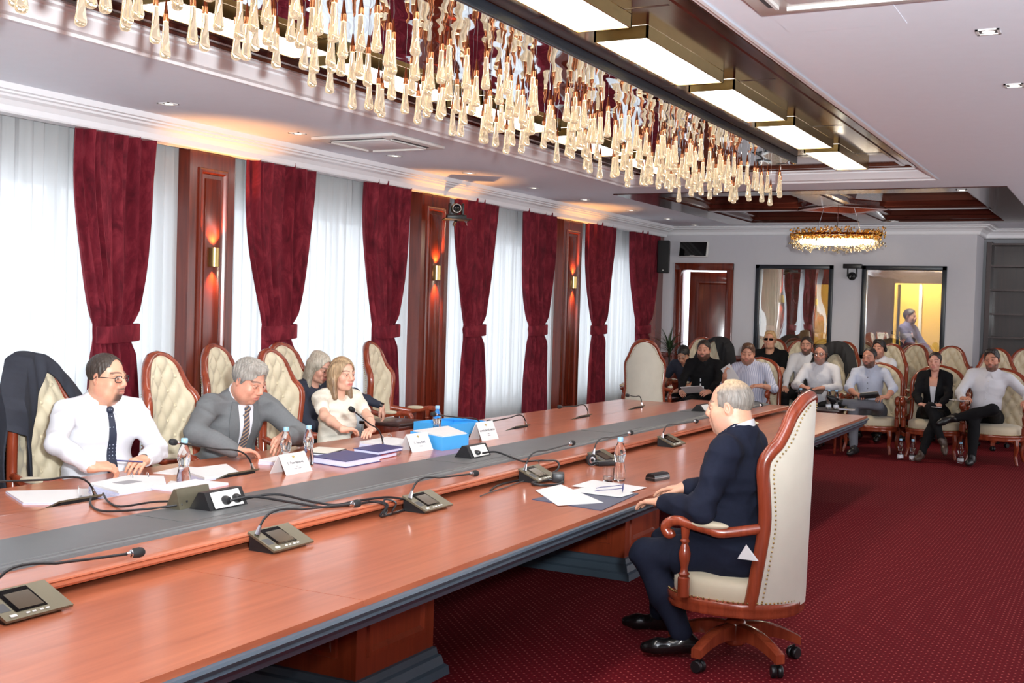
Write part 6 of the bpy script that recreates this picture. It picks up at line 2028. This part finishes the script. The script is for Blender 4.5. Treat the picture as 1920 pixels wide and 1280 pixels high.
person('person', 'man in white shirt, dotted dark tie and rectangular glasses, leftmost at table', (-5.30, 4.90), -14, 1.10, .45, 9, 0, (26, 2, 0),
       {'R': ((-4.86, 4.47, .815), (.45, .88, 0), (-.35, .15, -.9), .75, (-.15, -1, -.25)), 'L': ((-4.84, 4.83, .82), (.45, -.86, 0), (-.35, -.15, -.9), .75, (-.2, 1, -.35))},
       'normal', True, (212, 158, 130), dict(style='short', col=(58, 48, 42), th=.006, line=.098, recede=2.0, side=-.01), ((58, 44, 40), .95, 'goatee'),
       'shirt', 'shirt_white', 'navy_cloth', 'leather_black', .05, 1.16, 1.12, .55, glasses='black_plastic', extras=(('tie', 'tie_dotted', .05, .01), ('watch_L',)), seed=4)
person('person', 'grey haired man in grey suit and striped tie, reading bent forward', (-5.36, 6.04), -16, 1.12, .45, 24, 0, (16, 20, 0),
       {'R': ((-4.86, 5.60, .795), (.35, .93, -.02), D0, .35, (-.2, -1, -.2)), 'L': ((-4.84, 6.06, .85), (.35, -.85, -.3), (-.2, -.2, -.95), .45, (-.2, 1, -.2))},
       'normal', True, (210, 152, 128), dict(style='top', col=(120, 118, 116), col2=(150, 144, 136), th=.013, line=.070, rough=.004, brow=(104, 92, 84)), None,
       'suit', 'grey_suit', 'grey_suit', 'leather_black', .03, 1.06, 1.08, .45, extras=(('shirt_front', .12, 'shirt_white'), ('lapels', .10, 'lapel_grey'), ('tie', 'tie_striped', .10), ('pocket_line', -.10, 'lapel_grey')), seed=5)
person('person', 'blonde woman in cream short-sleeved blouse seated at the table', (-5.28, 7.18), -24, 1.03, .44, 10, 0, (10, 2, 0),
       {'R': ((-4.80, 6.68, .815), (.25, .95, -.02), D0, .35, (-.3, -1, -.35)), 'L': ((-4.76, 6.95, .82), (.25, -.95, -.02), D0, .35, (-.2, 1, -.3))},
       'normal', True, (222, 172, 148), dict(style='long', col=(124, 98, 72), col2=(172, 144, 110), th=.013, line=.078, len=.15, brow=(110, 84, 66)), None,
       'blouse', 'cream_blouse', 'black_cloth', 'leather_black', 0, .96, .96, 0, True, extras=(), sleeves='short', collar=False, seed=6)
person('person', 'woman with tied grey-blonde hair in dark top, writing by the window', (-6.10, 7.88), -12, 1.02, .46, 15, 0, (6, 20, 0),
       {'R': ((-5.75, 7.85, .66), (.6, .6, -.2), D0, .4), 'L': ((-5.66, 8.38, .85), (.25, .2, -1), (-.8, -.3, 0), .5, (-.3, 1, 0))},
       'normal', True, (208, 156, 134), dict(style='half', col=(150, 140, 124), col2=(176, 166, 150), th=.012, line=.076, len=.17, brow=(100, 80, 66)), None,
       'tee', 'navy_cloth', 'black_cloth', 'leather_black', 0, .98, .98, .1, True, extras=(('watch_L',),), collar=False, seed=7)
# audience, front row
person('person', 'dark haired man bent over in navy T-shirt, half hidden behind the badge wearer', (-5.68, 16.42), -90, 1.05, .43, 26, 0, (0, 30, 0),
       {'R': ((-6.02, 16.02, .64), (.6, -.5, -.2), D0, .5), 'L': ((-5.72, 15.98, .60), (-.5, -.5, -.2), D0, .5)},
       'normal', False, (190, 138, 112), dict(style='short', col=(26, 22, 22), th=.013), None, 'tee', 'navy_cloth', 'black_cloth', sleeves='short', collar=False, seed=11)
person('person', 'bearded man in black shirt wearing a white badge, holding papers', (-5.26, 15.80), -88, 1.08, .41, 4, 0, (4, 4, 2),
       {'R': ((-5.44, 15.38, .645), (.35, -.9, -.1), (.6, 0, -.6), .55), 'L': ((-5.02, 15.36, .665), (-.3, -.9, -.05), (-.6, 0, -.6), .55)},
       'normal', False, (204, 146, 122), dict(style='short', col=(42, 32, 28), th=.013, line=.076), ((58, 40, 34), .85, 'full'), 'shirt', 'black_cloth', 'black_cloth', belly=.02, cw=1.1, bw=1.08, fat=.4, extras=(('badge',),), seed=12)
person('person', 'man in pale striped shirt raising one hand with a sheet', (-4.47, 15.46), -96, 1.08, .41, 7, 3, (14, 12, -6),
       {'R': ((-4.76, 15.16, .90), (.15, -.25, .95), (.9, .3, 0), .75, (-.4, .1, -1)), 'L': ((-4.24, 15.10, .80), (-.9, -.4, 0), (-.1, .3, -.9), .6, (.5, .2, -.8))},
       'normal', False, (204, 146, 120), dict(style='top', col=(92, 64, 48), th=.011, line=.074), ((110, 78, 62), .6, 'full'), 'shirt', 'shirt_striped', 'grey_trouser', belly=.045, cw=1.14, bw=1.16, fat=.5, sleeves='rolled', extras=(('pocket', -.09),), seed=13)
person('person', 'man in white shirt with glasses and under-chin headset, arms folded on lap', (-3.66, 15.86), -92, 1.06, .43, 2, 0, (0, 0, 0),
       {'R': ((-3.80, 15.46, .80), (.8, -.3, -.1), (-.1, .2, -1), .4, (-.7, .1, -.7)), 'L': ((-3.52, 15.45, .80), (-.75, -.4, -.1), (.1, .2, -1), .4, (.7, .1, -.7))},
       'normal', False, (196, 138, 116), dict(style='short', col=(74, 66, 62), th=.007, line=.086, recede=1.6), ((130, 112, 104), .55, 'full'), 'shirt', 'shirt_white', 'black_cloth', cw=1.04, glasses='black_plastic', extras=(('buttons', 'white_plastic'), ('chin_band',)), seed=14)
person('person', 'dark bearded man in pale blue shirt and grey trousers, ankle on knee', (-2.95, 15.64), -94, 1.05, .43, 2, 2, (-12, 2, 0),
       {'R': ((-3.06, 15.22, .755), (.65, -.7, .05), (.2, 0, -.9), .5, (-.8, .2, -.5)), 'L': ((-2.66, 15.20, .745), (-.6, -.7, 0), (-.3, 0, -.9), .6, (.8, .2, -.5))},
       {'R': ((.08, .48, .53), (.0, .66, .10), (.15, 1, 0)), 'L': ((-.20, .44, .60), (.20, .50, .62), (.55, .7, .45))}, False, (196, 136, 112),
       dict(style='short', col=(40, 32, 30), th=.007, line=.090, recede=2.4), ((48, 38, 34), .85, 'full'), 'shirt', 'shirt_pale', 'grey_trouser', 'black_plastic', sleeves='rolled', extras=(('buttons', 'ink'),), seed=15)
person('person', 'woman in black blazer and trousers over white top, legs crossed', (-2.17, 15.66), -90, 1.02, .44, 3, 0, (-4, 2, 0),
       {'R': ((-2.28, 15.28, .675), (.7, -.6, 0), (0, .2, -1), .4), 'L': ((-2.04, 15.26, .68), (-.7, -.6, 0), (0, .2, -1), .4)},
       {'R': ((-.03, .49, .64), (-.20, .70, .27), (-.15, .75, -.55)), 'L': ((-.10, .46, .53), (.02, .70, .10), (.1, 1, 0))}, False, (214, 158, 138),
       dict(style='bun', col=(44, 34, 32), th=.009, line=.080, brow=(50, 38, 36)), None, 'blazer', 'black_cloth', 'black_cloth', 'leather_brown', female=True, collar=False,
       extras=(('chest_skin', .36, .018), ('open_front', .05, 'shirt_white'), ('lapels', .08, 'black_cloth')), seed=16)
person('person', 'man in white shirt and black trousers leaning on armrest, ankle on knee', (-1.56, 15.60), -90, 1.09, .44, 0, -5, (-8, 4, 10),
       {'R': ((-1.78, 15.22, .775), (.5, -.8, .2), (.2, .2, -.9), .8, (-.6, .3, -.8)), 'L': ((-1.06, 15.26, .79), (-.1, -.95, -.1), D0, .5, (.7, .3, -.5))},
       {'R': ((.05, .48, .53), (.05, .62, .10), (.1, 1, 0)), 'L': ((-.13, .48, .62), (.25, .54, .50), (.65, .5, -.35))}, False, (196, 136, 110),
       dict(style='top', col=(40, 32, 30), th=.010, line=.076), ((58, 44, 38), .75, 'full'), 'shirt', 'shirt_white', 'black_cloth', 'black_plastic', cw=1.12, bw=1.08, belly=.015, extras=(('buttons', 'white_plastic'),), seed=17)
# audience, rear row
person('person', 'fair haired man in black T-shirt and dark sunglasses, chin raised', (-4.80, 17.48), -90, 1.10, .52, 2, 0, (4, -10, 0), None, 'normal', False, (214, 158, 130),
       dict(style='top', col=(170, 126, 84), col2=(196, 158, 112), th=.012, line=.074), None, 'tee', 'black_cloth', 'black_cloth', cw=1.12, sleeves='short', collar=False, extras=(('sunglasses',),), seed=21)
person('person', 'bearded man in white shirt peering from behind the black jacket', (-4.25, 17.36), -92, 1.06, .50, 2, -3, (4, 0, 6), None, 'normal', False, (198, 144, 122),
       dict(style='short', col=(50, 38, 34), th=.011, line=.078), ((66, 48, 42), .8, 'full'), 'shirt', 'shirt_white', 'black_cloth', seed=22)
person('person', 'young man in white shirt with black headphones in rear row', (-3.15, 17.22), -94, 1.06, .50, 2, 0, (-6, 0, 0), None, 'normal', False, (200, 142, 118),
       dict(style='top', col=(36, 28, 26), th=.012, line=.066), ((120, 84, 70), .4, 'full'), 'shirt', 'shirt_white', 'black_cloth', extras=(('headphones',),), seed=23)
person('person', 'figure in blue-grey standing inside the yellow booth behind glass', (-3.23, 20.1), -20, 1.0, 1.02, 2, 0, (0, 0, 0), None,
       {'R': ((.10, .02, .55), (.10, .0, .10), (0, 1, 0)), 'L': ((-.10, .02, .55), (-.10, .0, .10), (0, 1, 0))}, False, (180, 140, 130),
       dict(style='short', col=(50, 46, 60), th=.012), None, 'shirt', 'blue_grey_cloth', 'navy_cloth', seed=24)

# things they hold
def sheet_at(name, c, u, v, w, l, th, lab, mat='paper', cat='paper'):
    c = Vector(c); u = Vector(u).normalized(); v = Vector(v); v = (v - u * v.dot(u)).normalized(); n = u.cross(v)
    V = []
    for dn in (0, th):
        for a, b in ((-1, -1), (1, -1), (1, 1), (-1, 1)): V.append(c + u * (a * w / 2) + v * (b * l / 2) + n * dn)
    o = MB().add(V, [(3, 2, 1, 0), (4, 5, 6, 7), (0, 1, 5, 4), (1, 2, 6, 5), (2, 3, 7, 6), (3, 0, 4, 7)]).build(name, mat, smooth=0)
    return tag(o, lab, cat)
sheet_at('paper_sheaf', (-5.21, 15.22, .69), (1, 0, .12), (0, -.85, .4), .30, .22, .006, 'sheaf of white papers held by the man with the badge')
sheet_at('paper_sheet', (-4.68, 15.14, .93), (.55, .1, -.8), (.5, -.3, .6), .24, .17, .002, 'white sheet held up by the man in striped shirt')
sheet_at('writing_folder', (-3.66, 15.36, .765), (1, 0, 0), (0, -1, -.25), .34, .24, .008, 'black folder on the lap of the man with glasses', 'black_cover', 'folder')
sheet_at('notebook', (-2.86, 15.10, .76), (1, .1, .15), (0, -.9, .3), .23, .17, .018, 'open notebook on the knee of man in grey trousers', 'black_cover', 'notebook')
sheet_at('notebook_page', (-2.862, 15.097, .78), (1, .1, .15), (0, -.9, .3), .22, .16, .004, 'cream pages of notebook held by man in grey trousers', 'cream_pale', 'notebook')
sheet_at('phone', (-2.06, 15.12, .665), (1, -.2, 0), (0, -1, .1), .075, .15, .008, 'white phone in the hands of woman in black blazer', 'white_plastic', 'phone')
sheet_at('paper_sheet', (-1.80, 15.14, .765), (1, .1, 0), (0, -1, .05), .24, .17, .004, 'paper on the armrest under the fist of reclining man')
sheet_at('paper_sheet', (-5.98, 15.95, .60), (1, .2, .1), (0, -.8, .5), .16, .2, .003, 'white sheet held by dark haired man bent over')
side_table(-5.62, 8.52, 0, .42, .45, .72, 'dark side table under the writing hand of woman by window')
o = MB().tube([(-5.72, 8.52, .73), (-5.60, 8.44, .755), (-5.56, 8.42, .765)], .005, 8).build('pen', 'white_plastic'); tag(o, 'white pen in the hand of woman by window', 'pen')
o = MB().tube([(-4.79, 4.58, .845), (-4.70, 4.68, .835)], .004, 8).build('pen', 'navy_cover'); tag(o, 'pen held in clasped hands of man in white shirt', 'pen')
